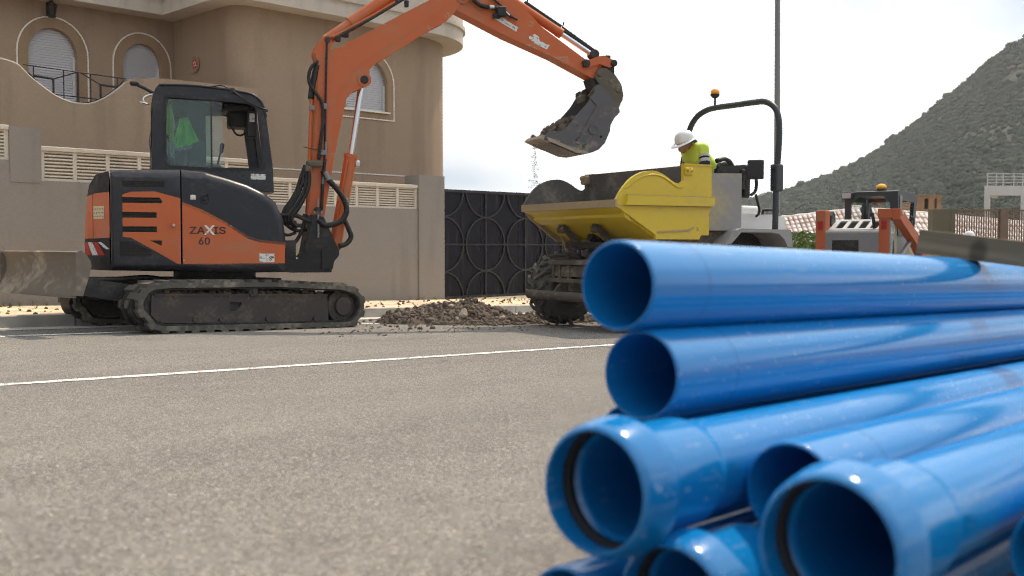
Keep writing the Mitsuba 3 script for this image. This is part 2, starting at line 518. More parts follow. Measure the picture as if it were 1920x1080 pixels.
RIDGE_K = np.array([.10, .19, .235, .252, .265, .28, .31, .34, .37, .40, .42, .445, .48, .56, .70, .90, 1.2, 1.7])
RIDGE_E = np.array([.030, .040, .044, .0495, .0535, .060, .070, .0875, .110, .135, .150, .1725, .1975, .25, .31, .34, .33, .30])


def hill_z(k, depth, near=85., far=430.):
    top = np.interp(k, RIDGE_K, RIDGE_E) * far + EYE[2]
    t = np.clip((depth - near) / (far - near), 0, 1.6)
    s = np.where(t < 1, .22 * t + .78 * t ** 2.0, 1 - (t - 1) * 1.3)
    p = np.stack([k * 9, depth * .012, k * 0], -1)
    gully = (meshkit.fbm(np.stack([k * 26 + depth * .004, depth * .006, k * 0], -1), 4, 3) - .5) * np.clip(t * 3, 0, 1) * np.clip((1.02 - t) * 3, .0, 1)
    return -2.6 + (top + 2.6) * s + gully * 6 * np.clip((1.05 - t) * 2.2, .12, 1)


ks, ds = np.linspace(.10, 1.2, 300), np.linspace(85, 560, 130)
K, D = np.meshgrid(ks, ds, indexing='ij')
P = polar(K, D)
Zm = hill_z(K, D)
hv = np.concatenate([P, Zm[..., None]], -1).reshape(-1, 3)
ii, jj = np.meshgrid(np.arange(299), np.arange(129), indexing='ij')
a = (ii * 130 + jj).ravel()
add('mountain', (hv, np.vstack([np.stack([a, a + 130, a + 131], 1), np.stack([a, a + 131, a + 1], 1)])), 'hill_ground', True, kind='structure')

bush = []
for k in range(8):
    v, f = rock(1.0, 40 + k, (1, 1, .8), 0)
    bush.append((v + [0, 0, .25], f))
n = 70000
sk = rng.uniform(.16, .62, n)
sd = 90 + 345 * rng.random(n) ** .8
dens = meshkit.fbm(np.stack([sk * 30, sd * .035, sk * 0], -1), 3, 5)
ok = dens > rng.uniform(.15, .55, n)
sk, sd = sk[ok], sd[ok]
sp = np.concatenate([polar(sk, sd), hill_z(sk, sd)[:, None]], 1)
ss = (.22 + .55 * rng.random(len(sp)) ** 2) * (.8 + sd / 600) * np.where(rng.random(len(sp)) < .03, 1.9, 1)
vs, fs, m = [], [], 0
kind_of = rng.integers(0, 8, len(sp))
for k in range(8):
    q, v, f = sp[kind_of == k], *bush[k]
    c, s2 = np.cos(q[:, 0] * 7)[:, None], np.sin(q[:, 0] * 7)[:, None]
    w = v[None] * ss[kind_of == k][:, None, None]
    w = np.stack([w[..., 0] * c - w[..., 1] * s2, w[..., 0] * s2 + w[..., 1] * c, w[..., 2]], -1) + q[:, None]
    vs.append(w.reshape(-1, 3)); fs.append((f[None] + (np.arange(len(q)) * len(v))[:, None, None]).reshape(-1, 3) + m); m += len(q) * len(v)
add('mountain_scrub', (np.vstack(vs), np.vstack(fs)), 'scrub', True, kind='stuff', label='low grey-green scrub covering the mountainside', cat='scrub')
ks, ds = np.linspace(.10, .33, 60), np.linspace(560, 900, 24)
K, D = np.meshgrid(ks, ds, indexing='ij')
hz = np.interp(K, [.10, .175, .2175, .2245, .2325, .237, .2425, .25, .33], [.02, .027, .041, .0465, .0495, .0508, .0490, .0465, .03])
t = 1 - np.abs((D - 730) / 170) ** 1.6
Zf = -3 + (hz * 730 + 3) * t + (meshkit.fbm(np.stack([K * 60, D * .02, K * 0], -1), 3, 8) - .5) * 3
P = polar(K, D)
ii, jj = np.meshgrid(np.arange(59), np.arange(23), indexing='ij')
a = (ii * 24 + jj).ravel()
add('far_hill', (np.concatenate([P, Zf[..., None]], -1).reshape(-1, 3), np.vstack([np.stack([a, a + 24, a + 25], 1), np.stack([a, a + 25, a + 1], 1)])), 'hill_ground', True, kind='structure')

# ================================================================ the house
house = thing('house', 'tan rendered two storey house with arched shuttered windows and cream cornice behind the excavator', 'house')
FAC, BAY, XB = 17.9, 15.8, 9.39


def arc(cx, cy, r, a0, a1, n=14):
    a = np.radians(np.linspace(a0, a1, n))
    return [(cx + r * math.cos(q), cy + r * math.sin(q)) for q in a]


plan = [(-4, 25), (-4, FAC), (XB, FAC)] + arc(XB + .35, BAY + .35, .35, 180, 270) + arc(13.28, BAY + 1.5, 1.5, 270, 360, 24) + [(14.78, 25)]
plan_poly = Polygon(plan)


def arched(x0, x1, z0, zs, zt, n=20, inset=0.0):
    """An opening with an upright lower part and an arched top."""
    cx, rx_, rz_ = (x0 + x1) / 2, (x1 - x0) / 2 - inset, zt - zs - inset
    return [(x0 + inset, z0 + inset), (x1 - inset, z0 + inset)] + [(cx + rx_ * math.cos(q), zs + rz_ * math.sin(q)) for q in np.linspace(0, math.pi, n)]


wins = [('facade', FAC, 6.84, 7.64, 2.35, 3.93, 4.36), ('facade', FAC, 8.44, 9.14, 2.8, 3.93, 4.31), ('bay', BAY, 11.62, 12.57, 3.26, 3.75, 4.22)]
walls = plate(list(reversed(plan)), -.3, 5.0) if not Polygon(plan).exterior.is_ccw else plate(plan, -.3, 5.0)
for kind, y, x0, x1, z0, zs, zt in wins:
    walls -= prism(arched(x0, x1, z0, zs, zt), y - .2, y + .16)
add('house__wall', walls, 'tan_render', 25)
for kind, y, x0, x1, z0, zs, zt in wins:
    w = numbered('house__window')
    labels[w] = {'label': {6.84: 'tall arched window with closed white roller shutter left of its neighbour', 8.44: 'smaller arched window with closed white shutter beside the inner corner', 11.62: 'arched window with closed shutter half hidden behind the boom'}[x0]}
    b = .17 if kind == 'facade' else .14
    o, i = Polygon(arched(x0 - b, x1 + b, z0 - (b if kind == 'bay' else .0), zs, zt + b)), Polygon(arched(x0, x1, z0, zs, zt))
    line = Polygon(arched(x0 - b - .022, x1 + b + .022, z0 - (b + .02 if kind == 'bay' else 0), zs, zt + b + .022))
    add(w + '__surround', prism_of(o.difference(i), y - .012, y + .02), 'band_render', 25)
    add(w + '__trim', prism_of(line.difference(o), y - .020, y + .02), 'white_trim', 25)
    inner = i.buffer(-.004)
    sl, z = [], z0 + .01
    while z < zt - .02:
        piece = inner.intersection(sbox(x0, z, x1, z + .041))
        if not piece.is_empty and piece.geom_type == 'Polygon':
            q = list(piece.exterior.coords)[:-1]
            sl.append(prism(q, y + .105, y + .12))
            sl.append(prism([(a_, b_) for a_, b_ in poly(piece.buffer(0).intersection(sbox(x0, z + .012, x1, z + .036)))[0]], y + .080, y + .105))
        z += .042
    add(w + '__shutter', sl, 'shutter_white', False, kind='stuff')
    each(w + '__rail', [box(x1 - .045, x1 - .004, y + .06, y + .13, z0, zs)] + [box(x0 + .004, x0 + .03, y + .06, y + .13, z0, zs)], 'shutter_white')
    if kind == 'bay':
        add(w + '__sill', box(x0 - .1, x1 + .04, y - .05, y + .15, z0 - .03, z0), 'white_trim')
# scored line round the bay
bay_line = LineString(arc(XB + .35, BAY + .35, .354, 185, 270) + arc(13.28, BAY + 1.5, 1.504, 270, 355)).buffer(.006)
add('house__score_line', plate(poly(bay_line)[0], 2.085, 2.105), 'white_trim')


def ring(grow, z0, z1, inner=-.3):
    o, i = plan_poly.buffer(grow, join_style=2, mitre_limit=3), plan_poly.buffer(inner)
    e, _ = poly(o)
    return plate(e if Polygon(e).exterior.is_ccw else e[::-1], z0, z1) - plate(poly(i)[0] if i.exterior.is_ccw else poly(i)[0][::-1], z0 - 1, z1 + 1)


cor = add('house__cornice', ring(.41, 4.78, 5.045), 'cream_render', 25)
add('house__cornice__moulding', ring(.46, 5.045, 5.12), 'cream_render', 25)
add('house__cornice__fascia', ring(.41, 5.12, 6.6), 'cream_render', 25)
add('house__roof', plate(poly(plan_poly.buffer(-.25))[0] if plan_poly.buffer(-.25).exterior.is_ccw else poly(plan_poly.buffer(-.25))[0][::-1], 5.0, 5.15), 'cream_render')
add('house__terrace', box(2.0, XB - .003, 15.85, FAC - .003, -.2, 2.2), 'tan_render')

parapet_line = [(4.95, 3.43), (5.52, 3.38), (5.79, 3.33), (5.89, 3.26), (6.01, 3.15), (6.31, 2.95), (6.52, 2.87), (6.7, 2.85), (6.88, 2.87), (7.1, 2.98), (7.33, 3.16), (7.43, 3.26), (7.57, 3.32), (7.71, 3.34), (8.18, 3.37), (9.62, 3.38), (9.72, 3.35)]
top = curve([(p[0], p[1]) for p in parapet_line], 5)
add('house__parapet', prism(list(map(tuple, top)) + [(9.72, 0.0), (4.95, 0.0)], 15.6, 15.8), 'tan_render', 25)
tr = np.stack([top[:, 0], np.full(len(top), 15.64), top[:, 1] + .012], 1)
add('house__parapet__cap', tube(tr[(top[:, 0] > 5.0) & (top[:, 0] < 7.4)], .016, 6, False), 'cream_render', True)

# the wrought iron railing in the scoop of the parapet
rail = thing('balcony_railing', 'black wrought iron railing with angular bars in the scoop of the tan parapet', 'railing')
RY = 15.70
bars = {'top_rail': [((5.93, 3.35), (7.45, 3.31))],
        'bar': [((6.71, 3.33), (6.71, 2.84)), ((6.07, 3.35), (6.07, 3.12)), ((6.50, 3.34), (6.50, 2.87)), ((6.90, 3.33), (6.90, 2.87)), ((7.31, 3.32), (7.31, 3.12)),
                ((6.07, 3.205), (6.35, 3.19)), ((6.35, 3.19), (6.35, 2.93)), ((7.05, 3.18), (7.05, 2.93)), ((7.05, 3.18), (7.38, 3.17)),
                ((6.35, 3.19), (6.71, 3.33)), ((7.05, 3.18), (6.74, 3.33)), ((6.36, 2.97), (7.04, 2.96))]}
for name, segs in bars.items():
    for p, q in segs:
        add(f'{rail}__{name}', rod((p[0], RY, p[1]), (q[0], RY, q[1]), .017 if (p, q) in (bars['bar'][0], bars['bar'][5], bars['bar'][6], bars['bar'][7], bars['bar'][8]) else .009, 8), 'iron_black', True)
add(f'{rail}__curved_rail', tube([(6.0, RY, 3.24), (6.20, RY, 3.05), (6.40, RY, 2.935), (6.62, RY, 2.885), (6.80, RY, 2.885), (7.0, RY, 2.945), (7.22, RY, 3.09), (7.42, RY, 3.28)], .012, 8), 'iron_black', True)

# the wall lantern and the ceramic plaque
lan = thing('wall_lantern', 'black iron wall lantern above the taller arched window', 'lantern')
LX, LY = 7.17, FAC - .17
add(lan + '__cage', lathe((LX, LY, 4.50), (0, 0, 1), [(0, .02), (.0, .055), (.02, .065), (.03, .05), (.17, .075), (.18, .09), (.20, .085), (.24, .03), (.25, .0)], 6, False), 'iron_black')
add(lan + '__glass', lathe((LX, LY, 4.535), (0, 0, 1), [(0, .052), (.13, .072)], 6, False), 'seat_vinyl')
add(lan + '__bracket', tube([(LX, LY, 4.74), (LX, LY, 4.78), (LX, LY + .08, 4.78), (LX, FAC, 4.70)], .014, 8), 'iron_black', True)
add(lan + '__wall_plate', box(LX - .03, LX + .03, FAC - .012, FAC, 4.52, 4.77), 'iron_black')
pl = thing('wall_plaque', 'round ceramic plate with red and white pattern on the side wall near the inner corner', 'plaque')
PY, PZ = 17.10, 3.93
add(pl + '__rim', lathe((XB - .001, PY, PZ), (-1, 0, 0), [(0, .13), (.025, .145), (.04, .14), (.03, .115), (.02, 0)], 28, False), 'band_render', 40)
add(pl + '__plate', disc((XB - .021, PY, PZ), (-1, 0, 0), .115, .006, 24), 'white_trim')
for k in range(6):
    q = k * math.pi / 3
    add(pl + '__petal', disc((XB - .0275, PY + .065 * math.cos(q), PZ + .065 * math.sin(q)), (-1, 0, 0), .028, .003, 10), 'sign_red')
add(pl + '__centre', disc((XB - .0275, PY, PZ), (-1, 0, 0), .024, .003, 12), 'sign_red')

# ================================================================ the boundary wall with its louvred openings
bw = thing('boundary_wall', 'grey rendered street wall with cream louvred panels between stepped pillars', 'wall')
WT = .24
add(bw + '__base', prism([(-6, -.4), (12.06, -.8), (12.06, 1.41), (8.9, 1.41), (8.9, 1.63), (5.60, 1.63), (5.60, 1.88), (-6, 1.88)], WALL, WALL + WT), 'grey_render')
add(bw + '__pillar', box(5.21, 5.605, WALL - .012, WALL + WT + .01, 1.6, 2.315), 'grey_render')
add(bw + '__pillar', box(8.80, 9.02, WALL - .012, WALL + WT + .01, 1.3, 2.10), 'grey_render')
add(bw + '__pillar', box(12.05, 12.64, WALL - .03, WALL + .36, -.8, 2.005), 'grey_render')


def louvres(x0, x1, z0, z1, bays, first=0.0, last=0.0):
    """Cream concrete louvre panels: frame rails, mullions and tilted slats."""
    p = numbered(bw + '__louvre_panel')
    y0, y1 = WALL + .02, WALL + .13
    add(p + '__top_rail', rbox(x0, x1, y0 - .025, y1 + .02, z1 - .058, z1, .008, 6), 'louvre_cream')
    add(p + '__bottom_rail', box(x0, x1, y0, y1, z0, z0 + .035), 'louvre_cream')
    pitch = (x1 - x0) / bays
    for k in range(bays + 1):
        c = min(max(x0 + k * pitch, x0 + .025), x1 - .025)
        add(p + '__mullion', box(c - .025, c + .025, y0 + .004, y1 - .01, z0 + .035, z1 - .058), 'louvre_cream')
    nz = 8
    h = (z1 - .058 - z0 - .035) / nz
    for k in range(bays):
        a_, b_ = x0 + k * pitch + .0255, x0 + (k + 1) * pitch - .0255
        for j in range(nz):
            zc = z0 + .035 + (j + .42) * h
            s = m3.Manifold.cube([b_ - a_, .10, .019]).translate([0, -.05, -.0095]).rotate([-14, 0, 0]).translate([a_, (y0 + y1) / 2, zc])
            add(p + '__slat', s, 'louvre_cream')


louvres(3.3, 5.205, 1.88, 2.325, 4)
louvres(5.606, 8.798, 1.63, 2.085, 7)
louvres(9.022, 12.048, 1.41, 1.83, 7)

# ================================================================ the gate
gt = thing('metal_gate', 'dark navy sheet metal sliding gate with circles of flat bar', 'gate')
GX0, GX1, GZ0, GZ1, GY = 12.66, 18.16, -.19, 1.79, 14.42
for k in range(11):
    a_ = GX0 + k * .5
    add(gt + '__panel', box(a_ + .004, a_ + .496, GY + .002 * (k % 2), GY + .012, GZ0 + .05, GZ1 - .05), 'gate_navy')
add(gt + '__frame', [box(GX0, GX1, GY - .03, GY + .03, GZ1 - .05, GZ1), box(GX0, GX1, GY - .03, GY + .03, GZ0, GZ0 + .05), box(GX0, GX0 + .05, GY - .03, GY + .03, GZ0 + .05, GZ1 - .05), box(GX1 - .05, GX1, GY - .03, GY + .03, GZ0 + .05, GZ1 - .05)], 'gate_bar')
add(gt + '__crossbar', box(GX0 + .05, GX1 - .05, GY - .028, GY, .78, .81), 'gate_bar')
for k in range(1, 6):
    c = 12.72 + k * 1.06
    if c < GX1 - .1:
        add(gt + '__upright', [box(c - .016, c + .016, GY - .029, GY, GZ0 + .05, .779), box(c - .016, c + .016, GY - .029, GY, .811, GZ1 - .05)], 'gate_bar')
for row, cz in ((0, 1.79), (1, .80), (2, -.19)):
    for k in range(6):
        c = 12.72 + k * 1.06
        shape = Point(c, cz).buffer(.505, 24).difference(Point(c, cz).buffer(.478, 24)).intersection(sbox(GX0 + .05, GZ0 + .05, GX1 - .05, GZ1 - .05))
        if not shape.is_empty:
            add(gt + '__circle', prism_of(shape, GY - .026, GY - .001), 'gate_bar', 30)
add(gt + '__wheel', disc((13.24, GY - .01, -.235), (0, 1, 0), .06, .03, 16), 'gate_bar')
gp = thing('gate_pillar', 'grey rendered gate pillar beyond the dark gate', 'pillar')
add(gp + '__shaft', box(18.2, 18.75, WALL - .03, WALL + .36, -.9, 1.95), 'grey_render')
add(gp + '__cap', box(18.17, 18.78, WALL - .06, WALL + .39, 1.95, 2.0), 'grey_render')

# ================================================================ the excavator
ex = thing('excavator', 'orange and black tracked excavator with raised boom and front blade parked by the kerb', 'excavator')
X0, XY = 6.33, 11.15
# ---- undercarriage, square with the street
track = Polygon([(4.87, 0.17), (4.99, 0.36), (5.09, 0.41), (5.27, 0.42), (6.51, 0.4), (7.45, 0.34), (7.65, 0.28), (7.75, 0.2), (7.79, 0.06), (7.74, -0.08), (7.63, -0.18), (7.53, -0.2), (5.27, -0.13), (5.09, -0.11)]).buffer(-.16, 24).buffer(.16, 24).simplify(.0015)
frame_pts = [(5.11, 0.29), (7.27, 0.21), (7.29, -0.1), (5.18, -0.01), (5.1, 0.07)]
TILT = -SLOPE


def track_unit(y0, y1, near):
    outer = track.buffer(-.028).buffer(.0)
    core = outer.buffer(-.05)
    t = add(ex + '__track', prism_of(outer.difference(core), y0, y1), 'track_rubber', 35)
    line = LineString(list(outer.exterior.coords))
    L = line.length
    n = int(round(L / .172))
    for k in range(n):
        s = k * L / n
        a, b = np.array(line.interpolate(s).coords[0]), np.array(line.interpolate((s + .03) % L).coords[0])
        d = unit(b - a); nrm = np.array([d[1], -d[0]])
        if Polygon(outer.exterior.coords).contains(Point(*(a + nrm * .02))):
            nrm = -nrm
        for ya, yb, off in ((y0, y0 + (y1 - y0) * .56, 0.0), (y0 + (y1 - y0) * .44, y1, .5 * L / n)):
            c = np.array(line.interpolate((s + off) % L).coords[0]); c2 = np.array(line.interpolate((s + off + .03) % L).coords[0])
            d = unit(c2 - c); nn = np.array([d[1], -d[0]]) * (1 if np.dot([d[1], -d[0]], nrm) > -2 else 1)
            if outer.contains(Point(*(c + nn * .02))):
                nn = -nn
            q = [c - d * .052 - nn * .012, c + d * .052 - nn * .012, c + d * .038 + nn * .028, c - d * .038 + nn * .028]
            add(t + '__lug', prism([tuple(p) for p in q], ya, yb), 'track_rubber')
    add(t + '__inner_belt', prism_of(core.buffer(-.002).difference(core.buffer(-.02)), y0 + .03, y1 - .03), 'black_soot', 35)
    return t


YN = XY - .95
tn = track_unit(YN, YN + .40, True)
fr = prism(frame_pts, YN + .07, YN + .33)
fr -= prism([(6.0, .17), (6.15, .16), (6.14, .12), (6.08, .07), (6.0, .07)], YN, YN + .12)
add(ex + '__track_frame', fr, 'track_steel')
each(ex + '__track_frame__flange', [prism([(5.13, .285), (7.27, .213), (7.27, .195), (5.13, .265)], YN + .055, YN + .07), prism([(5.2, .0), (7.28, -.088), (7.28, -.105), (5.2, -.02)], YN + .055, YN + .07)], 'track_steel')
add(ex + '__track_frame__idler_yoke', prism([(5.0, .20), (5.16, .235), (5.16, .05), (5.0, .10)], YN + .1, YN + .3), 'track_steel')
add(ex + '__sprocket', [disc((7.50, YN + .09, .065), (0, 1, 0), .205, .22, 36, .01), disc((7.50, YN + .05, .065), (0, 1, 0), .112, .05, 32, .008)] + [disc((7.50 + .15 * math.cos(q), YN + .08, .065 + .15 * math.sin(q)), (0, 1, 0), .014, .015, 8) for q in np.arange(9) * .698], 'track_steel', 40)
add(ex + '__idler', lathe((5.10, YN + .08, .15), (0, 1, 0), [(0, .06), (0, .205), (.06, .205), (.07, .17), (.17, .17), (.18, .205), (.24, .205), (.24, .06)], 32), 'black_soot', 40)
add(ex + '__carrier_roller', [disc((6.28, YN + .04, .275), (0, 1, 0), .058, .3, 20, .01), disc((6.28, YN + .025, .275), (0, 1, 0), .022, .02, 12)], 'track_steel', 40)
for rxx, rz in ((5.58, .0), (5.89, -.012), (6.46, -.036), (7.09, -.062)):
    add(ex + '__track_roller', [disc((rxx, YN + .08, rz - .02), (0, 1, 0), .075, .24, 20, .01), disc((rxx, YN + .04, rz), (0, 1, 0), .024, .04, 10)], 'track_steel', 40)
mudg, ms = [], []
g = np.random.default_rng(3)
for k in range(260):
    qx = g.uniform(5.25, 7.2)
    mudg.append((qx, g.uniform(YN + .09, YN + .3), .245 - (qx - 5.25) * .034 + g.uniform(0, .055))); ms.append(g.uniform(.018, .045))
add(ex + '__packed_mud', swarm([rock(1, 70 + k) for k in range(5)], np.array(mudg), ms, g), 'dried_mud', kind='stuff')
track_unit(XY + .55, XY + .95, False)
add(ex + '__track_frame', prism(frame_pts, XY + .62, XY + .88), 'track_steel')
add(ex + '__idler', lathe((5.10, XY + .63, .15), (0, 1, 0), [(0, .06), (0, .205), (.24, .205), (.24, .06)], 28), 'black_soot', 40)
add(ex + '__undercarriage', [box(5.55, 7.1, XY - .56, XY + .6, .02, .30), box(5.75, 6.9, XY - .5, XY + .5, .30, .40)], 'black_soot')
add(ex + '__slew_ring', disc((X0, XY, .36), (0, 0, 1), .46, .16, 40), 'black_soot', 40)
# ---- blade at the near end of the tracks
bl = ex + '__blade'
nx = [(4.3, 0.71), (4.34, 0.72), (4.39, 0.69), (4.43, 0.64), (4.44, 0.6), (4.42, 0.53), (4.38, 0.44), (4.34, 0.29), (4.31, 0.31)]
prof = [(4.255, .30), (4.285, .36), (4.335, .44), (4.36, .52), (4.365, .60), (4.35, .66), (4.315, .715), (4.35, .725), (4.395, .66), (4.405, .58), (4.395, .48), (4.355, .38), (4.31, .29)]
add(bl, prism(prof, YN - .02, XY + .98), 'blade_steel', 30, label='mud-stained grey dozer blade')
used[bl] = 1
for y in (YN - .035, XY + .98):
    add(bl + '__end_plate', prism([(4.25, .30), (4.30, .42), (4.30, .71), (4.345, .735), (4.40, .69), (4.44, .63), (4.45, .58), (4.42, .47), (4.36, .29)], y, y + .016), 'blade_steel', 30)
add(bl + '__cutting_edge', box(4.235, 4.30, YN - .02, XY + .98, .275, .30), 'blade_steel')
for y in (YN + .38, XY + .45):
    add(ex + '__blade_arm', prism([(4.36, .46), (4.40, .30), (5.5, .10), (5.5, .30), (4.7, .43)], y, y + .12), 'black_soot')
add(ex + '__blade_ram', [rod((4.4, XY, .48), (5.3, XY, .30), .055, 16), box(4.412, 4.5, XY - .12, XY + .12, .38, .58)], 'black_soot', 40)
add(ex + '__blade_hose', tube([(4.6, XY - .3, .43), (5.0, XY - .25, .42), (5.4, XY - .2, .43), (5.7, XY - .2, .38)], .03, 8), 'hose_black', True)

# ---- upper structure: swung towards the dumper
frame(X0, XY, 0, -25)
NS, FS = -.88, .90                    # near and far side of the body
outline = [(-1.39, 0.85), (-1.39, 0.55), (-1.33, 0.52), (-0.43, 0.5), (0.41, 0.48), (0.66, 0.5), (0.7, 0.53), (0.7, 0.81), (0.67, 1.06), (0.59, 1.25), (0.47, 1.35), (0.28, 1.44), (0.09, 1.5), (-0.16, 1.57), (-0.39, 1.59), (-1.07, 1.57), (-1.26, 1.53), (-1.33, 1.43), (-1.36, 1.29)]
tail = arc(0, 0, 1.40, 180 - 39.5, 180 + 39.5, 22)
plan_up = [p for p in tail if abs(p[1]) <= .9] + [(-.9, NS), (.60, NS), (.68, NS + .06), (.72, NS + .2), (.72, -.02), (.45, 0.0), (.45, FS), (-.9, FS)]
RND = .085                            # rounded edges all round both side faces
cloud = []
for th in np.linspace(0, math.pi / 2, 7):
    ring_ = np.array(poly(Polygon(outline).convex_hull.buffer(-RND * (1 - math.sin(th)), join_style=1))[0])
    for y_ in (NS + RND * (1 - math.cos(th)), FS - RND * (1 - math.cos(th))):
        cloud.append(np.stack([ring_[:, 0], np.full(len(ring_), y_), ring_[:, 1]], 1))
full = m3.Manifold.hull_points(np.vstack(cloud)) ^ plate(plan_up, -1, 4)
yz = [(-1.0, -1), (1.0, -1), (1.0, 3), (-1.0, 3)]
# rounded upper edges along both sides
sec = Polygon([(NS - .01, 0), (FS + .01, 0), (FS + .01, 1.40)] + [(FS - .16 + .17 * math.cos(q), 1.44 + .17 * math.sin(q)) for q in np.linspace(0, 1.57, 6)] + [(NS + .16 - .17 * math.cos(q), 1.44 + .17 * math.sin(q)) for q in np.linspace(1.57, 0, 6)])
sm = m3.CrossSection([poly(sec)[0] if sec.exterior.is_ccw else poly(sec)[0][::-1]], m3.FillRule.EvenOdd).extrude(4).rotate([90, 0, 90]).translate([-2, 0, 0])
full = full ^ sm
# the hood is only as wide as the near half; the cab stands on the far half
full -= box(-.62, 1.2, 0.0 - .02, 1.2, .80, 3)
deck = full ^ box(-2, 2, -2, 2, -1, .585)
shell = full ^ box(-2, 2, -2, 2, .575, 3)
hood_o, panel_o, cw_o = [(-0.4, 1.24), (-0.19, 1.16), (0.07, 1.02), (0.28, 0.88), (0.41, 0.84), (0.72, 0.81), (0.72, 0.56), (-0.4, 0.58)], [(-1, 1.31), (-0.92, 1.34), (-0.68, 1.35), (-0.42, 1.28), (-0.42, 0.58), (-0.45, 0.58), (-0.73, 0.75), (-0.92, 0.86), (-1, 0.87)], [(-1.41, 1.29), (-1.28, 1.33), (-1.12, 1.34), (-1.13, 0.86), (-1.41, 0.85)]


def cut(man, pts, y0=-3, y1=0.0):
    return man ^ prism(pts, y0, y1)


gap = .007
hood = shell ^ box(-.412 + gap, 2, -2, 2, 0, 3)
side = shell ^ box(-1.122 + gap, -.412 - gap, -2, 2, 0, 3)
cw = shell ^ box(-3, -1.122 - gap, -2, 2, 0, 3)
rim = prism([(a_, b_ + .016) for a_, b_ in hood_o[:6]] + [(a_, b_ - .03) for a_, b_ in reversed(hood_o[:6])], -3, -.02)
hood_orange = hood ^ prism(hood_o, -3, 3)
hood_black = hood - prism(hood_o, -3, 3)
add(ex + '__hood', hood_black, 'machine_black', 30, label='glossy black sloping hood')
add(ex + '__hood__seam', (hood - hood.translate([0, .012, 0])) ^ rim ^ box(-2, 2, -2, NS + .1, 0, 3), 'black_soot')
add(ex + '__side_panel', hood_orange, 'orange', 30, label='orange side panel with model lettering')
slots = [[(-1.01, 1.285), (-.63, 1.285), (-.60, 1.24), (-.61, 1.225), (-1.01, 1.225)], [(-1.01, 1.13), (-.66, 1.13), (-.66, 1.07), (-1.01, 1.07)], [(-1.01, .98), (-.66, .98), (-.66, .92), (-1.01, .92)],
         [(-.73, .832), (-.61, .832), (-.615, .775)]]
top_slot = [(-1.0, 1.455), (-.58, 1.455), (-.58, 1.395), (-1.0, 1.395)]
low_slot = [(-1.03, .82), (-.93, .82), (-.72, .72), (-.72, .665), (-1.03, .665)]
engine_o = side ^ prism(panel_o, -3, .3)
engine_b = side - prism(panel_o, -3, .3)
for q in slots:
    engine_o -= prism(q, -3, NS + .03)
for q in (top_slot, low_slot):
    engine_b -= prism(q, -3, NS + .02)
add(ex + '__engine_door', engine_o, 'orange', 30, label='orange engine door with dark cooling slots')
add(ex + '__engine_cover', engine_b, 'machine_black', 30)
for q in slots + [top_slot, low_slot]:
    P_ = Polygon(q)
    x0, z0, x1, z1 = P_.bounds
    fins = [prism_of(P_, NS + .02, NS + .026)]
    z = z0 + .006
    while z < z1:
        s = P_.intersection(sbox(x0, z, x1, z + .006))
        if s.geom_type == 'Polygon' and s.area > 1e-5:
            fins.append(prism_of(s, NS + .004, NS + .02))
        z += .016
    add(ex + '__cooling_grille', fins, 'dark_grille')
cw_orange = cw ^ prism(cw_o, -3, 3)
cw_black = cw - prism(cw_o, -3, 3)
low = cw_black ^ box(-3, 3, -3, 3, 0, .86)
upc = cw_black ^ box(-3, 3, -3, 3, .86, 3)
seam = math.atan2(NS + .11, -1.29)
seam_slab = m3.Manifold.cube([3, .018, 3]).translate([0, -.009, 0]).rotate([0, 0, -157.8]) ^ box(-3, 3, -3, 3, .84, 1.34)
cw_orange -= seam_slab - plate(arc(0, 0, 1.36, 0, 350, 40), 0, 3)
add(ex + '__counterweight', upc, 'machine_black', 30)
add(ex + '__counterweight__corner_panel', cw_orange, 'orange_pale', 30)
add(ex + '__counterweight__bumper', low, 'black_soot', 30)
add(ex + '__deck', deck, 'machine_black', 30)
# warning stripes on the rounded corner
for k, (a0, a1, mat) in enumerate([(-175, -165.4, 'sign_red'), (-165, -158.8, 'label_white'), (-158.4, -153.4, 'sign_red'), (-153, -150.0, 'label_white')]):
    q = np.radians(np.linspace(a0, a1, 4))
    r0, r1 = 1.403, 1.404
    v = []
    for zz, sh in ((.675, .055), (.815, 0.0)):
        for qq in q:
            v.append((r1 * math.cos(qq + sh * 2.0), r1 * math.sin(qq + sh * 2.0), zz if k < 3 else (.74 if zz < .7 else .815)))
    v = np.array(v)
    f = np.array([[i, i + 1, i + 5] for i in range(3)] + [[i, i + 5, i + 4] for i in range(3)])
    add(ex + '__warning_stripe', (v, f), mat)
# caps, latch, labels, lettering
each(ex + '__fuel_cap', [lathe((-.168, NS, 1.275), (0, -1, 0), [(0, .052), (.012, .052), (.016, .046), (.008, .036), (.008, 0)], 28, False), disc((-.168, NS - .006, 1.275), (0, -1, 0), .017, .03, 14, .004), rbox(-.145, -.115, NS - .03, NS, 1.315, 1.338, .008, 6)], 'machine_black', 40)
add(ex + '__door_latch', [box(-.555, -.465, NS - .006, NS - .0005, .965, 1.09), disc((-.49, NS - .012, .995), (0, -1, 0), .02, .014, 14)], 'orange_arm')
add(ex + '__door_latch__keyhole', disc((-.49, NS - .026, .995), (0, -1, 0), .014, .006, 14), 'bright_metal')
for x0, x1, z0, z1 in ((-.317, -.262, 1.267, 1.318), (.40, .478, .595, .69), (.482, .56, .595, .69)):
    add(ex + '__label', box(x0, x1, NS - .0035, NS - .0005, z0, z1), 'label_white')
each(ex + '__label_print', [box(.41, .47, NS - .0055, NS - .0035, .638, .642), on_front(lettering('S', .04, .002), .50, NS - .0035, .615), on_front(lettering('P', .03, .002), .53, NS - .0035, .63)], 'text_dark')
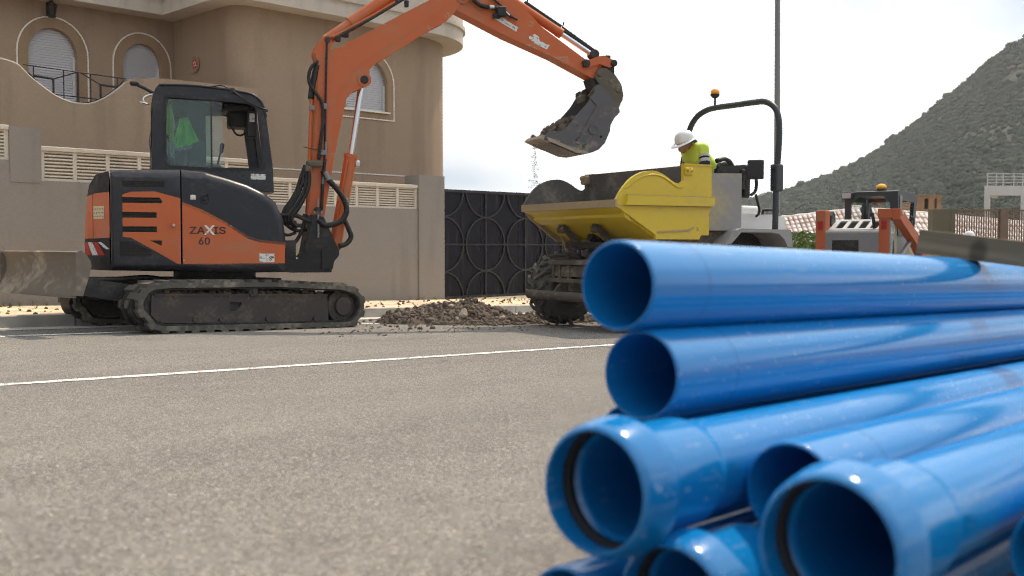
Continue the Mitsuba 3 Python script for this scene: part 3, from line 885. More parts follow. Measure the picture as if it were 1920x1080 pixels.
# cream notice on the rounded corner
q = np.radians(np.linspace(-157, -147.5, 6))
v = np.array([(1.4035 * math.cos(t), 1.4035 * math.sin(t), zz) for zz in (1.06, 1.195) for t in q])
f = np.array([[i, i + 1, i + 7] for i in range(5)] + [[i, i + 7, i + 6] for i in range(5)])
add(ex + '__notice', (v, f), 'label_cream')
pr = []
for zz, n_ in ((1.165, 5), (1.125, 4), (1.085, 5)):
    for i in range(n_):
        t0 = q[0] + (q[-1] - q[0]) * (i + .25) / n_; t1 = t0 + (q[-1] - q[0]) * .5 / n_
        pr.append((np.array([(1.405 * math.cos(t), 1.405 * math.sin(t), z2) for z2 in (zz - .007, zz + .007) for t in (t0, t1)]), np.array([[0, 1, 3], [0, 3, 2]])))
add(ex + '__notice_print', pr, 'text_grey')
for txt, x_, z_, h_, mat, sx in (('ZA', -.335, .905, .072, 'text_dark', 1.25), ('X', -.185, .895, .098, 'label_white', 1.25), ('IS', -.085, .905, .072, 'text_dark', 1.25), ('60', -.245, .79, .072, 'text_dark', 1.0)):
    tm = lettering(txt, h_, .003)
    add(ex + '__lettering', on_front(tm, x_, NS - .0005 - (.002 if txt == 'X' else 0), z_, sx), mat)
each(ex + '__horn_bolt', [disc((.10, NS, .99), (0, -1, 0), .006, .006, 8), disc((-.39, NS, .62), (0, -1, 0), .008, .006, 8)], 'bright_metal')

# ---- cab
cab_line = [(-0.69, 1.61), (-0.68, 1.66), (-0.65, 2.5), (-0.63, 2.55), (-0.6, 2.59), (-0.57, 2.61), (-0, 2.59), (0.36, 2.55), (0.49, 2.51), (0.56, 2.43), (0.6, 2.28), (0.67, 1.69), (0.68, 1.4)]
cab_out = Polygon(cab_line)
win = Polygon([(-0.53, 2.45), (-0.5, 2.47), (-0.01, 2.46), (0.36, 2.44), (0.47, 2.4), (0.51, 2.33), (0.57, 1.67), (-0.01, 1.66), (-0.48, 1.68), (-0.53, 1.71)]).buffer(-.02).buffer(.045).buffer(-.025)
CN, CF = 0.0, .93
shellc = prism(cab_line, CN, CF) - prism_of(cab_out.buffer(-.055), CN + .05, CF - .05)[0]
shellc -= prism(poly(win)[0], CN - .1, CN + .1)
shellc -= prism([(-.02, 2.37), (.20, 2.38), (.42, 2.32), (.50, 1.72), (-.02, 1.72)], CF - .1, CF + .1)
shellc -= box(.40, .9, CN + .10, CF - .10, 1.62, 2.40)
shellc -= box(-.9, -.5, CN + .14, CF - .14, 1.85, 2.38)
add(ex + '__cab', shellc, 'machine_black', 30, label='dark framed cab with tinted side windows')
used[ex + '__cab'] = 1
cb = ex + '__cab'
o2 = win.buffer(.018)
add(cb + '__window_seal', prism_of(o2.difference(win.buffer(-.012)), CN - .006, CN + .012), 'black_soot', 40)
add(cb + '__roof_edge', tube([(-.585, CN - .004, 2.595), (-.3, CN - .004, 2.605), (0, CN - .004, 2.592), (.36, CN - .004, 2.553), (.48, CN - .004, 2.512), (.555, CN - .004, 2.43), (.598, CN - .004, 2.28)], .014, 8), 'machine_black', True)
wl = Polygon([(-.52, 1.68), (-.52, 2.45), (-.02, 2.44), (-.02, 1.67)])
add(cb + '__rear_pane', prism_of(wl, CN + .028, CN + .0285), 'glass_teal')
add(cb + '__sliding_pane', (np.array([(-.48, CN + .042, 1.68), (.10, CN + .042, 1.68), (.10, CN + .042, 2.44), (-.48, CN + .042, 2.44)]), np.array([[0, 1, 2], [0, 2, 3]])), 'glass_clear')
add(cb + '__pane_bar', box(-.03, -.012, CN + .02, CN + .036, 1.66, 2.455), 'machine_black')
add(cb + '__far_pane', (np.array([(-.02, CF - .03, 1.72), (.20, CF - .03, 1.72), (.20, CF - .03, 2.38), (-.02, CF - .03, 2.38)]), np.array([[0, 1, 2], [0, 2, 3]])), 'glass_clear')
add(cb + '__lower_panel', prism([(-.48, 1.40), (.63, 1.40), (.60, 1.645), (-.48, 1.655)], CN + .005, CN + .03), 'black_soot')
add(cb + '__label', box(.415, .585, CN - .0025, CN + .0045, 1.55, 1.615), 'label_white')
each(cb + '__seat', [rbox(-.35, .05, .26, .74, 1.35, 1.5, .05), rbox(-.43, -.28, .26, .74, 1.45, 2.12, .06), rbox(-.42, -.31, .36, .64, 2.13, 2.3, .05)], 'seat_vinyl', 40)
each(cb + '__console', [rbox(-.30, .10, .10, .22, 1.35, 1.72, .03), rbox(-.30, .10, .78, .86, 1.35, 1.72, .03), rod((.05, .16, 1.7), (.10, .16, 1.90), .012, 8), hull([((.10, .16, 1.88), .022), ((.11, .16, 1.95), .026)])], 'black_soot', 40)
each(cb + '__control_box', [rbox(.22, .48, .50, .80, 2.20, 2.40, .03), rbox(.40, .52, .20, .42, 2.06, 2.38, .02), rbox(.15, .45, .30, .80, 2.38, 2.45, .02)], 'seat_vinyl', 40)
add(cb + '__control_label', box(.43, .49, .195, .1985, 2.24, 2.34), 'label_white')
coil = [(.245 + .0 * k, .40, 2.30 - .02 * k) for k in range(6)] + [(.26, .40, 2.16), (.30, .40, 2.105), (.36, .40, 2.10), (.41, .40, 2.14), (.44, .40, 2.20)]
add(cb + '__coiled_cable', tube(coil, .012, 8), 'hose_black', True)
add(cb + '__antenna_cable', tube([(-.02, -.01, 2.60), (.10, -.012, 2.62), (.19, -.015, 2.575), (.25, -.03, 2.54), (.36, -.03, 2.46), (.47, -.03, 2.40), (.60, -.02, 2.365)], .008, 6), 'hose_black', True)
each(cb + '__clip', [rbox(.18, .245, -.02, .04, 2.53, 2.60, .01, 6), rbox(.585, .62, -.01, .03, 2.34, 2.375, .01, 6)], 'seat_vinyl')
add(cb + '__work_lamp', [tube([(-.64, .05, 2.50), (-.74, .04, 2.555), (-.85, .03, 2.60)], .022, 8, False), rbox(-.90, -.80, 0, .08, 2.575, 2.625, .02)], 'black_soot', 40)
add(cb + '__mirror', lathe((-.755, -.04, 2.365), (.15, -.1, 1), [(0, 0), (.0, .05), (.012, .062), (.02, .05), (.028, 0)], 24, False), 'bright_metal', 40)
add(cb + '__mirror_arm', tube([(-.65, .03, 2.49), (-.72, .0, 2.465), (-.76, -.03, 2.43), (-.755, -.04, 2.385)], .011, 8), 'bright_metal', True)
add(cb + '__loose_wire', tube([(-.655, -.01, 2.47), (-.68, -.02, 2.30), (-.675, -.02, 2.12), (-.70, -.02, 1.98), (-.69, -.015, 1.84), (-.67, -.01, 1.75)], .004, 5), 'hose_black', True)

# ---- swing post, boom, arm, bucket
bm = prism([(1.08, 1.14), (1.23, 1.12), (1.3, 0.97), (1.41, 0.72), (1.41, 0.66), (1.33, 0.56), (1.32, 0.46), (0.84, 0.46), (0.85, 0.53), (0.99, 0.69), (1.05, 1.02)], -.18, .16)
bm -= box(.5, 1.02, -.3, -.06, .80, 1.2)
add(ex + '__swing_post', bm, 'black_soot', 30, label='black cast swing post')
used[ex + '__swing_post'] = 1
each(ex + '__swing_post__lower_pin', [rod((.70, -.1, .62), (.95, -.1, .60), .035, 14), rod((.70, -.1, .53), (.92, -.1, .53), .03, 14)], 'bright_metal', 40)
each(ex + '__swing_post__base', [box(.5, .95, -.28, .28, .47, .62), box(.60, .90, -.2, .2, .62, .84)], 'black_soot')
each(ex + '__swing_post__plate', [prism([(1.20, .50), (1.33, .50), (1.36, .66), (1.27, .76), (1.20, .72)], -.205, -.18), prism([(1.0, .70), (1.06, .70), (1.16, 1.10), (1.10, 1.10)], -.20, -.18)], 'black_soot')
boom_line = [(1.06, 1.13), (1.25, 1.13), (1.33, 1.6), (1.41, 2.02), (1.49, 2.38), (1.52, 2.52), (1.59, 2.6), (1.69, 2.65), (1.76, 2.67), (1.8, 2.74), (1.8, 2.88), (1.88, 2.96), (2.12, 3.11), (2.53, 3.39), (2.76, 3.52), (2.88, 3.65), (2.98, 3.81), (3.06, 3.93), (2.99, 4.03), (2.83, 3.99), (2.6, 3.79), (2.26, 3.6), (1.85, 3.36), (1.45, 3.13), (1.34, 3.08), (1.36, 3.18), (1.31, 3.25), (1.24, 3.23), (1.17, 3.12), (1.15, 3.05), (1.19, 2.91), (1.17, 2.53), (1.12, 1.77), (1.08, 1.41)]
BW = .13
boom_poly = Polygon(boom_line).buffer(0)
skin = boom_poly.buffer(-.022)
add(ex + '__boom', [prism_of(boom_poly, -BW, -BW + .02)[0], prism_of(boom_poly, BW - .02, BW)[0], prism_of(boom_poly.buffer(-.012), -BW + .02, BW - .02)[0]], 'orange_arm', 30, label='cranked orange boom')
used[ex + '__boom'] = 1
inner = Polygon([(1.27, 1.45), (1.32, 1.62), (1.36, 2.3), (1.42, 2.62), (1.70, 2.95), (2.3, 3.36), (2.74, 3.70), (2.70, 3.80), (2.45, 3.68), (1.9, 3.33), (1.36, 3.02), (1.28, 2.9), (1.25, 2.4), (1.22, 1.7)])
add(ex + '__boom__doubler_plate', prism_of(inner.intersection(boom_poly.buffer(-.03)).buffer(.03).buffer(-.03), -BW - .006, -BW)[0], 'orange', 30)
each(ex + '__boom__pivot_pin', [disc((1.735, -BW - .03, 2.755), (0, 1, 0), .048, .32, 20, .006), disc((1.30, -BW - .02, 3.20), (0, 1, 0), .035, .30, 18), disc((1.165, -BW - .07, 1.19), (0, 1, 0), .04, .40, 18)], 'black_soot', 40)
each(ex + '__boom__pin_boss', [disc((1.735, -BW - .012, 2.755), (0, 1, 0), .085, .012, 24), disc((2.97, -BW - .012, 3.84), (0, 1, 0), .09, .284, 24)], 'orange_arm', 40)
add(ex + '__boom__pin_cap', disc((2.97, -BW - .03, 3.84), (0, 1, 0), .05, .32, 18), 'black_soot', 40)
add(ex + '__arm', prism([(2.9, 3.67), (2.82, 3.82), (2.76, 4.08), (3.23, 4.15), (3.65, 3.85), (3.8, 3.76), (4.01, 3.55), (4.58, 3.2), (4.79, 3.08), (4.82, 3), (4.76, 2.92), (4.19, 3.17), (3.54, 3.4)], -.115, .115), 'orange_arm', 30, label='orange dipper arm with torn white labels')
used[ex + '__arm'] = 1
ar = ex + '__arm'


def sticker(cx, cz, w, h, deg, mat, y=-.1165, pts=None, key='label'):
    q = np.array(pts if pts is not None else [(-w / 2, -h / 2), (w / 2, -h / 2), (w / 2, h / 2), (-w / 2, h / 2)], float)
    a_ = math.radians(deg)
    q = q @ np.array([[math.cos(a_), math.sin(a_)], [-math.sin(a_), math.cos(a_)]]) + [cx, cz]
    add(ar + '__' + key, prism(q.tolist(), y - .0015, y + .001), mat)


sticker(3.455, 3.605, .155, .07, -26, 'label_white')
sticker(3.60, 3.53, .20, .055, -26, 'label_white', pts=[(-.10, -.03), (.10, -.03), (.10, .0), (.085, .004), (.105, .02), (.10, .03), (-.10, .03)])
for cx, cz, w, h in ((3.425, 3.615, .03, .025), (3.49, 3.598, .035, .008), (3.49, 3.585, .025, .008), (3.56, 3.548, .09, .004), (3.56, 3.54, .09, .004), (3.65, 3.505, .02, .025)):
    sticker(cx, cz, w, h, -26, 'text_grey', y=-.1185, key='label_print')
sticker(3.99, 3.355, .26, .10, -25, 'label_white', pts=[(-.145, -.03), (-.05, -.05), (.13, -.042), (.14, .03), (.11, .025), (.09, .012), (.05, .02), (.0, .006), (-.03, .05), (-.09, .058), (-.12, .03), (-.09, .02), (-.10, .01), (-.15, .0)], key='torn_label')
# bucket ram on the back of the arm
add(ex + '__bucket_ram', [rod((3.38, 0, 4.02), (4.33, 0, 3.505), .062, 20), rod((4.28, 0, 3.53), (4.34, 0, 3.50), .066, 20)], 'orange_arm', 40)
used[ex + '__bucket_ram'] = 1
add(ex + '__bucket_ram__rod', rod((4.33, 0, 3.505), (4.80, 0, 3.25), .034, 18), 'chrome', 40)
each(ex + '__bucket_ram__guard', [prism([(3.84, 3.875), (4.34, 3.60), (4.32, 3.565), (3.82, 3.84)], -.03, .03), prism([(4.36, 3.585), (4.83, 3.31), (4.80, 3.265), (4.34, 3.545)], -.025, .025), rod((3.86, 0, 3.83), (3.885, 0, 3.93), .008, 6), rod((4.35, 0, 3.56), (4.375, 0, 3.65), .008, 6)], 'hose_black')
add(ex + '__bucket_ram__end_eye', disc((4.79, -.06, 3.26), (0, 1, 0), .06, .12, 20), 'black_soot', 40)
rk = [(4.57, 3.1), (4.61, 3.06), (4.67, 3.07), (4.81, 3.12), (4.96, 3.08), (5.04, 3.12), (5.03, 3.17), (4.96, 3.2), (4.87, 3.23), (4.78, 3.21), (4.68, 3.17), (4.59, 3.15)]
for s in (-1, 1):
    y = -.15 if s < 0 else .122
    add(ex + '__rocker_link', prism(rk, y, y + .028), 'orange_arm', 30)
each(ex + '__rocker_pin', [disc((4.625, -.165, 3.115), (0, 1, 0), .052, .33, 18, .006), disc((5.015, -.17, 3.14), (0, 1, 0), .045, .34, 18, .006), rbox(4.95, 5.02, -.05, .05, 3.19, 3.26, .015)], 'black_soot', 40)
add(ex + '__bucket_link', prism([(4.97, 3.17), (5.06, 3.16), (5.06, 2.98), (5.14, 2.86), (5.06, 2.84), (4.93, 3.03)], -.07, .07), 'black_soot', 30)
each(ex + '__coupler', [prism([(4.75, 2.97), (4.79, 3.05), (4.85, 3.07), (4.92, 3.06), (5.03, 2.99), (5.12, 2.87), (5.15, 2.73), (5.13, 2.65), (5.07, 2.61), (4.81, 2.86), (4.76, 2.92)], -.16, -.13), prism([(4.75, 2.97), (4.79, 3.05), (4.85, 3.07), (4.92, 3.06), (5.03, 2.99), (5.12, 2.87), (5.15, 2.73), (5.13, 2.65), (5.07, 2.61), (4.81, 2.86), (4.76, 2.92)], .13, .16), prism([(4.86, 2.96), (5.05, 2.9), (5.10, 2.68), (4.95, 2.78)], -.13, .13)], 'coupler_steel', 30)
used[ex + '__coupler'] = 1
each(ex + '__coupler__pin', [disc((4.81, -.178, 2.995), (0, 1, 0), .04, .356, 18, .006), disc((5.075, -.178, 2.80), (0, 1, 0), .038, .356, 18, .006), disc((4.97, -.168, 2.90), (0, 1, 0), .022, .336, 14)], 'coupler_steel', 40)
add(ex + '__coupler__stop', prism([(4.7, 2.93), (4.74, 2.94), (4.83, 2.87), (4.8, 2.81), (4.75, 2.78), (4.73, 2.85)], -.12, .12), 'black_soot', 30)
# bucket: hollow, with ears, stiffeners and teeth
bk = ex + '__bucket'
bl_ = [(4.67, 2.79), (4.72, 2.82), (4.76, 2.82), (5, 2.59), (5.03, 2.5), (4.95, 2.42), (4.9, 2.33), (4.89, 2.25), (4.82, 2.1), (4.74, 2.02), (4.65, 1.98), (4.53, 1.95), (4.41, 1.96), (4.25, 2.02), (4.09, 2.07), (3.99, 2.12), (4.05, 2.23), (4.14, 2.19), (4.29, 2.27), (4.37, 2.36), (4.59, 2.6), (4.67, 2.72)]
shell_line = [(5, 2.59), (5.03, 2.5), (4.95, 2.42), (4.9, 2.33), (4.89, 2.25), (4.82, 2.1), (4.74, 2.02), (4.65, 1.98), (4.53, 1.95), (4.41, 1.96), (4.25, 2.02), (4.09, 2.07), (3.94, 2.13)][:-1] + [(4.06, 2.085)]
bh = .30
for y in (-bh, bh - .022):
    holes = [[(cx + .018 * math.cos(q), cz + .018 * math.sin(q)) for q in np.linspace(0, 6.28, 13)[:-1]] for cx, cz in ((4.765, 2.165), (4.45, 2.085))]
    add(bk + '__side_plate', prism(bl_, y, y + .022, holes), 'bucket_steel', 30)
sh = LineString(shell_line).buffer(.013, cap_style=2, join_style=1)
add(bk, prism_of(sh.buffer(0), -bh + .0225, bh - .0225)[0], 'bucket_steel', 30, label='muddy steel digging bucket')
used[bk] = 1
add(bk + '__side_stiffener', [prism([(4.60, 2.66), (4.67, 2.72), (4.80, 2.62), (4.46, 2.06), (4.41, 2.075), (4.70, 2.56)], -bh - .014, -bh)], 'bucket_steel', 30)
add(bk + '__side_boss', lathe((4.66, -bh, 2.255), (0, -1, 0), [(0, .07), (.010, .066), (.010, .045), (.004, .04), (.004, 0)], 28, False), 'bucket_steel', 40)
add(bk + '__wear_strip', prism([(4.03, 2.095), (4.25, 2.015), (4.41, 1.955), (4.53, 1.945), (4.60, 1.96), (4.53, 1.985), (4.41, 1.995), (4.27, 2.05), (4.05, 2.13)], -bh - .012, -bh), 'tooth_steel', 30)
each(bk + '__ear', [prism([(4.64, 2.70), (4.72, 2.82), (4.80, 2.86), (5.10, 2.64), (5.04, 2.50), (4.85, 2.55)], y, y + .03) for y in (-.20, .17)], 'coupler_steel', 30)
add(bk + '__lifting_eye', lathe((4.995, .02, 2.455), (0, 1, 0), [(0, .02), (0, .042), (.02, .042), (.02, .02)], 20), 'black_soot', 40)
add(bk + '__hook', prism([(4.585, 2.62), (4.58, 2.70), (4.62, 2.735), (4.66, 2.73), (4.65, 2.66)], -.06, .06), 'coupler_steel', 30)
for k in range(5):
    y = -bh + .03 + k * (2 * bh - .12) / 4
    add(bk + '__tooth', prism([(3.93, 2.125), (3.975, 2.17), (4.10, 2.145), (4.14, 2.10), (4.06, 2.07)], y, y + .06), 'tooth_steel', 25)
add(bk + '__lip', prism([(4.02, 2.14), (4.20, 2.10), (4.20, 2.045), (4.04, 2.085)], -bh, bh), 'tooth_steel')
# rams, pipes and hoses
add(ex + '__boom_ram', [rod((1.405, 0, .80), (1.595, 0, 1.85), .075, 24), rod((1.59, 0, 1.825), (1.60, 0, 1.87), .083, 24), disc((1.40, -.09, .78), (0, 1, 0), .07, .18, 20)], 'orange', 40)
used[ex + '__boom_ram'] = 1
add(ex + '__boom_ram__rod', rod((1.595, 0, 1.85), (1.725, 0, 2.70), .036, 20), 'chrome', 40)
each(ex + '__boom_ram__clamp', [rod((1.497, 0, 1.30), (1.506, 0, 1.35), .082, 20), rbox(1.64, 1.70, -.05, .05, 1.72, 1.80, .015)], 'bright_metal', 40)
add(ex + '__boom_ram__pipe', [tube([(1.40, -.07, 1.02), (1.44, -.085, 1.3), (1.50, -.085, 1.6), (1.535, -.085, 1.80)], .016, 8)], 'orange_arm', True)
add(ex + '__arm_ram', [rod((1.30, 0, 3.21), (1.66, 0, 3.475), .066, 20), rod((1.60, 0, 3.43), (2.55, 0, 4.13), .082, 22), rod((1.595, 0, 3.425), (1.67, 0, 3.48), .088, 22)], 'orange_arm', 40)
used[ex + '__arm_ram'] = 1
add(ex + '__arm_ram__rod', rod((2.55, 0, 4.13), (2.85, 0, 4.06), .04, 18), 'chrome', 40)
add(ex + '__arm_ram__pipe', [tube([(1.37, -.09, 3.24), (1.9, -.10, 3.56), (2.45, -.10, 3.93)], .018, 8, False)], 'orange_arm', True)
each(ex + '__arm_ram__bracket', [rbox(1.40, 1.46, -.13, -.07, 3.19, 3.26, .012, 6), rbox(1.48, 1.56, -.12, -.06, 3.25, 3.31, .012, 6), rbox(2.12, 2.16, -.12, -.08, 3.70, 3.77, .01, 6), rbox(2.24, 2.29, -.13, -.08, 3.66, 3.74, .01, 6)], 'black_soot')


def hose(pts, r=.022, y=-.2, mat='hose_black', name='hose'):
    return add(ex + '__' + name, tube([(p[0], p[2] if len(p) > 2 else y, p[1]) for p in pts], r, 8), mat, True)


hose([(1.39, 3.22), (1.8, 3.47), (2.3, 3.80), (2.46, 3.93)], .016, -.115)
hose([(1.18, 2.94), (1.10, 2.86), (1.07, 2.75), (1.09, 2.65), (1.17, 2.54), (1.225, 2.44), (1.235, 2.23), (1.205, 2.0), (1.18, 1.79)], .020, -.165)
hose([(1.175, 2.90), (1.14, 2.75), (1.115, 2.62), (1.10, 2.50)], .036, -.12)
hose([(1.29, 3.16), (1.28, 2.9), (1.27, 2.49), (1.262, 2.1), (1.25, 1.79), (1.215, 1.45)], .012, -.15)
hose([(1.26, 1.80), (1.235, 1.62), (1.225, 1.45), (1.21, 1.2)], .018, -.15)
hose([(1.22, 1.66), (1.29, 1.55), (1.39, 1.44), (1.47, 1.32), (1.50, 1.19), (1.45, 1.08), (1.35, 1.03), (1.24, 1.02), (1.16, 1.08)], .033, -.20)
hose([(1.48, 1.10), (1.54, .97), (1.565, .88), (1.51, .80), (1.42, .77)], .030, -.13)
for k, (dx, dy, dz) in enumerate([(0, 0, 0), (-.035, .03, .02), (.03, -.03, -.01), (-.06, .05, .05), (.02, .04, -.05)]):
    hose([(1.045 + dx * .3, 1.72), (1.03 + dx, 1.51 + dz), (.985 + dx, 1.37 + dz), (.915 + dx, 1.25 + dz), (.84 + dx, 1.14 + dz), (.83 + dx, 1.06), (.92, 1.0 + dz)], .021, -.17 + dy)
hose([(1.03, 1.56), (.915, 1.37), (.83, 1.24), (.805, 1.13), (.86, 1.03), (.98, 1.01)], .024, -.14)
hose([(.72, 1.13), (.90, 1.13), (1.02, 1.08), (1.13, 1.03)], .026, -.16)
hose([(.76, 1.06), (.86, .98), (.95, .95), (1.04, .97)], .02, -.10)
hose([(.74, .93), (.82, .90), (.92, .93)], .018, -.10)
hose([(1.02, 1.15), (1.0, 1.0), (.93, .85), (.84, .76)], .022, -.12)
hose([(2.98, 4.0), (3.04, 3.86), (3.17, 3.745), (3.30, 3.725), (3.42, 3.72)], .028, -.17)
hose([(3.32, 3.86), (3.45, 3.77), (3.58, 3.65), (3.68, 3.60)], .014, -.15)
each(ex + '__arm_valve', [rbox(3.40, 3.52, -.20, -.11, 3.62, 3.75, .02), rbox(3.36, 3.46, -.17, -.11, 3.60, 3.66, .015), rod((3.50, -.16, 3.70), (3.60, -.16, 3.62), .018, 10)], 'black_soot', 40)
each(ex + '__hose_fitting', [rod((3.30, -.17, 3.725), (3.36, -.17, 3.727), .03, 12), rod((3.52, -.165, 3.685), (3.57, -.165, 3.645), .014, 10)], 'bright_metal', 40)
add(ex + '__boom_pipe', [tube([(1.105, -.13, 2.52), (1.10, -.13, 2.42), (1.083, -.13, 2.04), (1.07, -.13, 1.72)], .018, 8)], 'orange_arm', True)
add(ex + '__boom_pipe', [tube([(1.125, -.10, 2.50), (1.12, -.10, 2.40), (1.105, -.10, 2.04), (1.09, -.10, 1.74)], .014, 8)], 'orange_arm', True)
each(ex + '__hose_fitting', [rod((1.10, -.12, 2.54), (1.105, -.12, 2.47), .026, 10), rbox(1.08, 1.14, -.16, -.10, 2.36, 2.42, .01, 6), rbox(1.235, 1.285, -.18, -.14, 2.38, 2.45, .01, 6), rbox(1.20, 1.275, -.18, -.13, 1.84, 1.90, .01, 6), rod((1.262, -.16, 1.87), (1.27, -.16, 2.0), .016, 8), rod((1.225, -.17, 1.50), (1.24, -.17, 1.60), .018, 8), rod((1.24, -.20, 1.64), (1.29, -.20, 1.55), .036, 10)], 'lamp_steel', 40)
each(ex + '__hose_clamp', [rbox(1.035, 1.22, -.21, -.12, 1.70, 1.775, .02), rbox(1.02, 1.075, -.22, -.12, 1.64, 1.72, .015)], 'coupler_steel', 40)
add(ex + '__greasing_wire', rod((.99, -.2, 1.93), (1.22, -.2, 1.885), .005, 5), 'hose_black')
each(ex + '__pin_plate', [box(1.155, 1.175, -.20, -.19, .87, 1.33), rbox(1.11, 1.22, -.20, -.185, 1.15, 1.185, .005, 6)], 'lamp_steel')

# ---- earth in the bucket and the jacket hung in the cab
g = np.random.default_rng(11)
pts = []
while len(pts) < 420:
    x_, z_ = g.uniform(4.08, 4.62), g.uniform(2.05, 2.45)
    if Polygon([(4.08, 2.13), (4.55, 2.02), (4.72, 2.12), (4.62, 2.40), (4.50, 2.385), (4.40, 2.405), (4.29, 2.36), (4.17, 2.25)]).contains(Point(x_, z_)):
        pts.append((x_, g.uniform(-.27, .27), z_ + g.uniform(-.01, .01)))
add('bucket_soil', [swarm([rock(1, 90 + k) for k in range(5)], np.array(pts), g.uniform(.018, .05, len(pts)), g)], 'clod', label='heap of brown soil clods inside the raised bucket', cat='soil', kind='stuff')
jk = thing('hi_vis_jacket', 'fluorescent green work jacket hung inside the excavator cab', 'jacket')


def cloth(cols, y, thick=.02, n=14, m=22, amp=.02, seed=0):
    """A hanging piece of cloth between a left and a right edge line of (x, z) points, with folds."""
    L, R = (np.array([np.interp(np.linspace(0, 1, m), np.linspace(0, 1, len(c)), np.array(c)[:, k]) for k in (0, 1)]).T for c in cols)
    u = np.linspace(0, 1, n)
    p = L[:, None] * (1 - u)[None, :, None] + R[:, None] * u[None, :, None]
    v_ = np.linspace(0, 1, m)[:, None]
    fold = amp * (np.sin(u * 17 + seed + v_ * 1.5) * (.3 + v_) + .6 * np.sin(u * 29 + 2 * seed)) + .5 * amp * np.sin(v_ * 9 + u * 4)
    front = np.stack([p[..., 0], y + fold, p[..., 1]], -1).reshape(-1, 3)
    back = front + [0, thick, 0]
    i, j = np.meshgrid(np.arange(m - 1), np.arange(n - 1), indexing='ij')
    a_ = (i * n + j).ravel()
    f1 = np.vstack([np.stack([a_, a_ + n, a_ + n + 1], 1), np.stack([a_, a_ + n + 1, a_ + 1], 1)])
    return np.vstack([front, back]), np.vstack([f1, f1[:, ::-1] + len(front)])


add(jk + '__body', cloth(([(-.36, 2.25), (-.40, 2.1), (-.43, 1.98), (-.42, 1.90)], [(-.27, 2.26), (-.21, 2.12), (-.15, 1.99), (-.22, 1.95)]), .20, amp=.04, seed=1), 'hivis_green', True)
add(jk + '__sleeve', cloth(([(-.485, 2.45), (-.505, 2.34), (-.515, 2.1), (-.52, 1.96)], [(-.455, 2.45), (-.44, 2.34), (-.42, 2.2), (-.43, 1.98)]), .11, amp=.03, seed=2), 'hivis', True)
add(jk + '__cuff', cloth(([(-.525, 1.955), (-.52, 1.87), (-.49, 1.78)], [(-.43, 1.975), (-.42, 1.9), (-.42, 1.78)]), .11, amp=.01, seed=3), 'reflective', True)
add(jk + '__pocket', rbox(-.53, -.48, .085, .10, 2.0, 2.05, .006, 6), 'navy_cloth')
add(jk + '__hem', cloth(([(-.43, 1.905), (-.42, 1.865)], [(-.22, 1.955), (-.235, 1.905)]), .20, amp=.04, seed=1, m=5), 'reflective', True)
frame()

# ================================================================ the site dumper
DO = (9.58, 8.597)
frame(DO[0], DO[1], 0, -13.86)
du = thing('site_dumper', 'yellow site dumper with a muddy front skip and dark roll bar standing in the road', 'dumper')
ND, FD = -1.0, 1.0
near = [(-0.01, 1.3), (0.1, 1.45), (0.22, 1.55), (0.36, 1.61), (0.5, 1.64), (0.62, 1.62), (0.72, 1.57), (0.82, 1.51), (0.89, 1.5), (0.96, 1.53), (0.96, 1.71), (1.39, 1.72), (1.4, 1.34), (1.4, 1.24), (1.21, 0.84), (0.55, 0.86), (0.55, 0.9), (0, 1.22)]
tip = [(-0.01, 1.22), (-0.01, 1.30), (.045, 1.385), (0.10, 1.45), (0.16, 1.51), (0.22, 1.555), (0.29, 1.59), (0.36, 1.615), (0.43, 1.63), (0.50, 1.635), (.56, 1.63), (0.62, 1.615), (.67, 1.595), (0.72, 1.57), (0.78, 1.535), (0.83, 1.51), (0.88, 1.50), (.92, 1.505), (0.96, 1.53)]
plate_n = tip + [(0.96, 1.715), (1.395, 1.725), (1.40, 1.24), (1.21, 0.85), (0.55, 0.85), (0.55, 0.90), (0.0, 1.215)]
floor_line = [(0.0, 1.22), (.55, .90), (.62, .87), (.95, .90), (1.02, 1.0), (1.03, 1.73)]
sk = du + '__skip'
add(sk, [prism([(0.0, 1.24), (.55, .92), (.62, .89), (.94, .92), (1.0, 1.0), (1.0, 1.715), (1.03, 1.715), (1.03, .98), (.96, .885), (.62, .855), (.54, .88), (-.01, 1.205)], ND + .045, FD - .045)], 'dumper_yellow', 25, label='wide yellow tipping skip, scratched and caked with mud')
used[sk] = 1
each(sk + '__lining', [prism([(0.004, 1.248), (.55, .928), (.62, .898), (.94, .928), (.992, 1.0), (.992, 1.71), (.9995, 1.71), (.9995, 1.0), (.94, .921), (.62, .891), (.55, .921), (0.004, 1.241)], ND + .05, FD - .05), prism(tip + [(.96, 1.5), (.992, 1.0), (.94, .93), (.62, .90), (.55, .93)], ND + .0455, ND + .05), prism(tip + [(.96, 1.5), (.992, 1.0), (.94, .93), (.62, .90), (.55, .93)], FD - .05, FD - .0455)], 'skip_inside', 25)
add(sk + '__side_plate', prism(plate_n, ND, ND + .045), 'dumper_yellow', 25, label='yellow side plate with wavy top edge')
add(sk + '__side_plate', prism(plate_n[:20] + [(1.09, 1.73), (1.09, 1.1), (.95, .9), (.55, .87), (.55, .90), (0.0, 1.215)], FD - .045, FD), 'skip_inside', 25)
inner_edge = [(x_ + .02, z_ - .045) for x_, z_ in tip[3:]]
add(sk + '__edge_rib', tube([(x_, ND - .004, z_) for x_, z_ in [(.10, 1.42)] + inner_edge[1:-1] + [(.95, 1.47)]], .010, 6), 'dumper_yellow', True)
add(sk + '__side_rib', prism([(.09, 1.235), (1.40, 1.24), (1.405, 1.345), (.12, 1.345)], ND - .05, ND) , 'dumper_yellow', 25)
add(sk + '__side_rib__chipped_edge', prism([(.12, 1.345), (1.405, 1.345), (1.405, 1.352), (.12, 1.352)], ND - .048, ND), 'skip_edge')
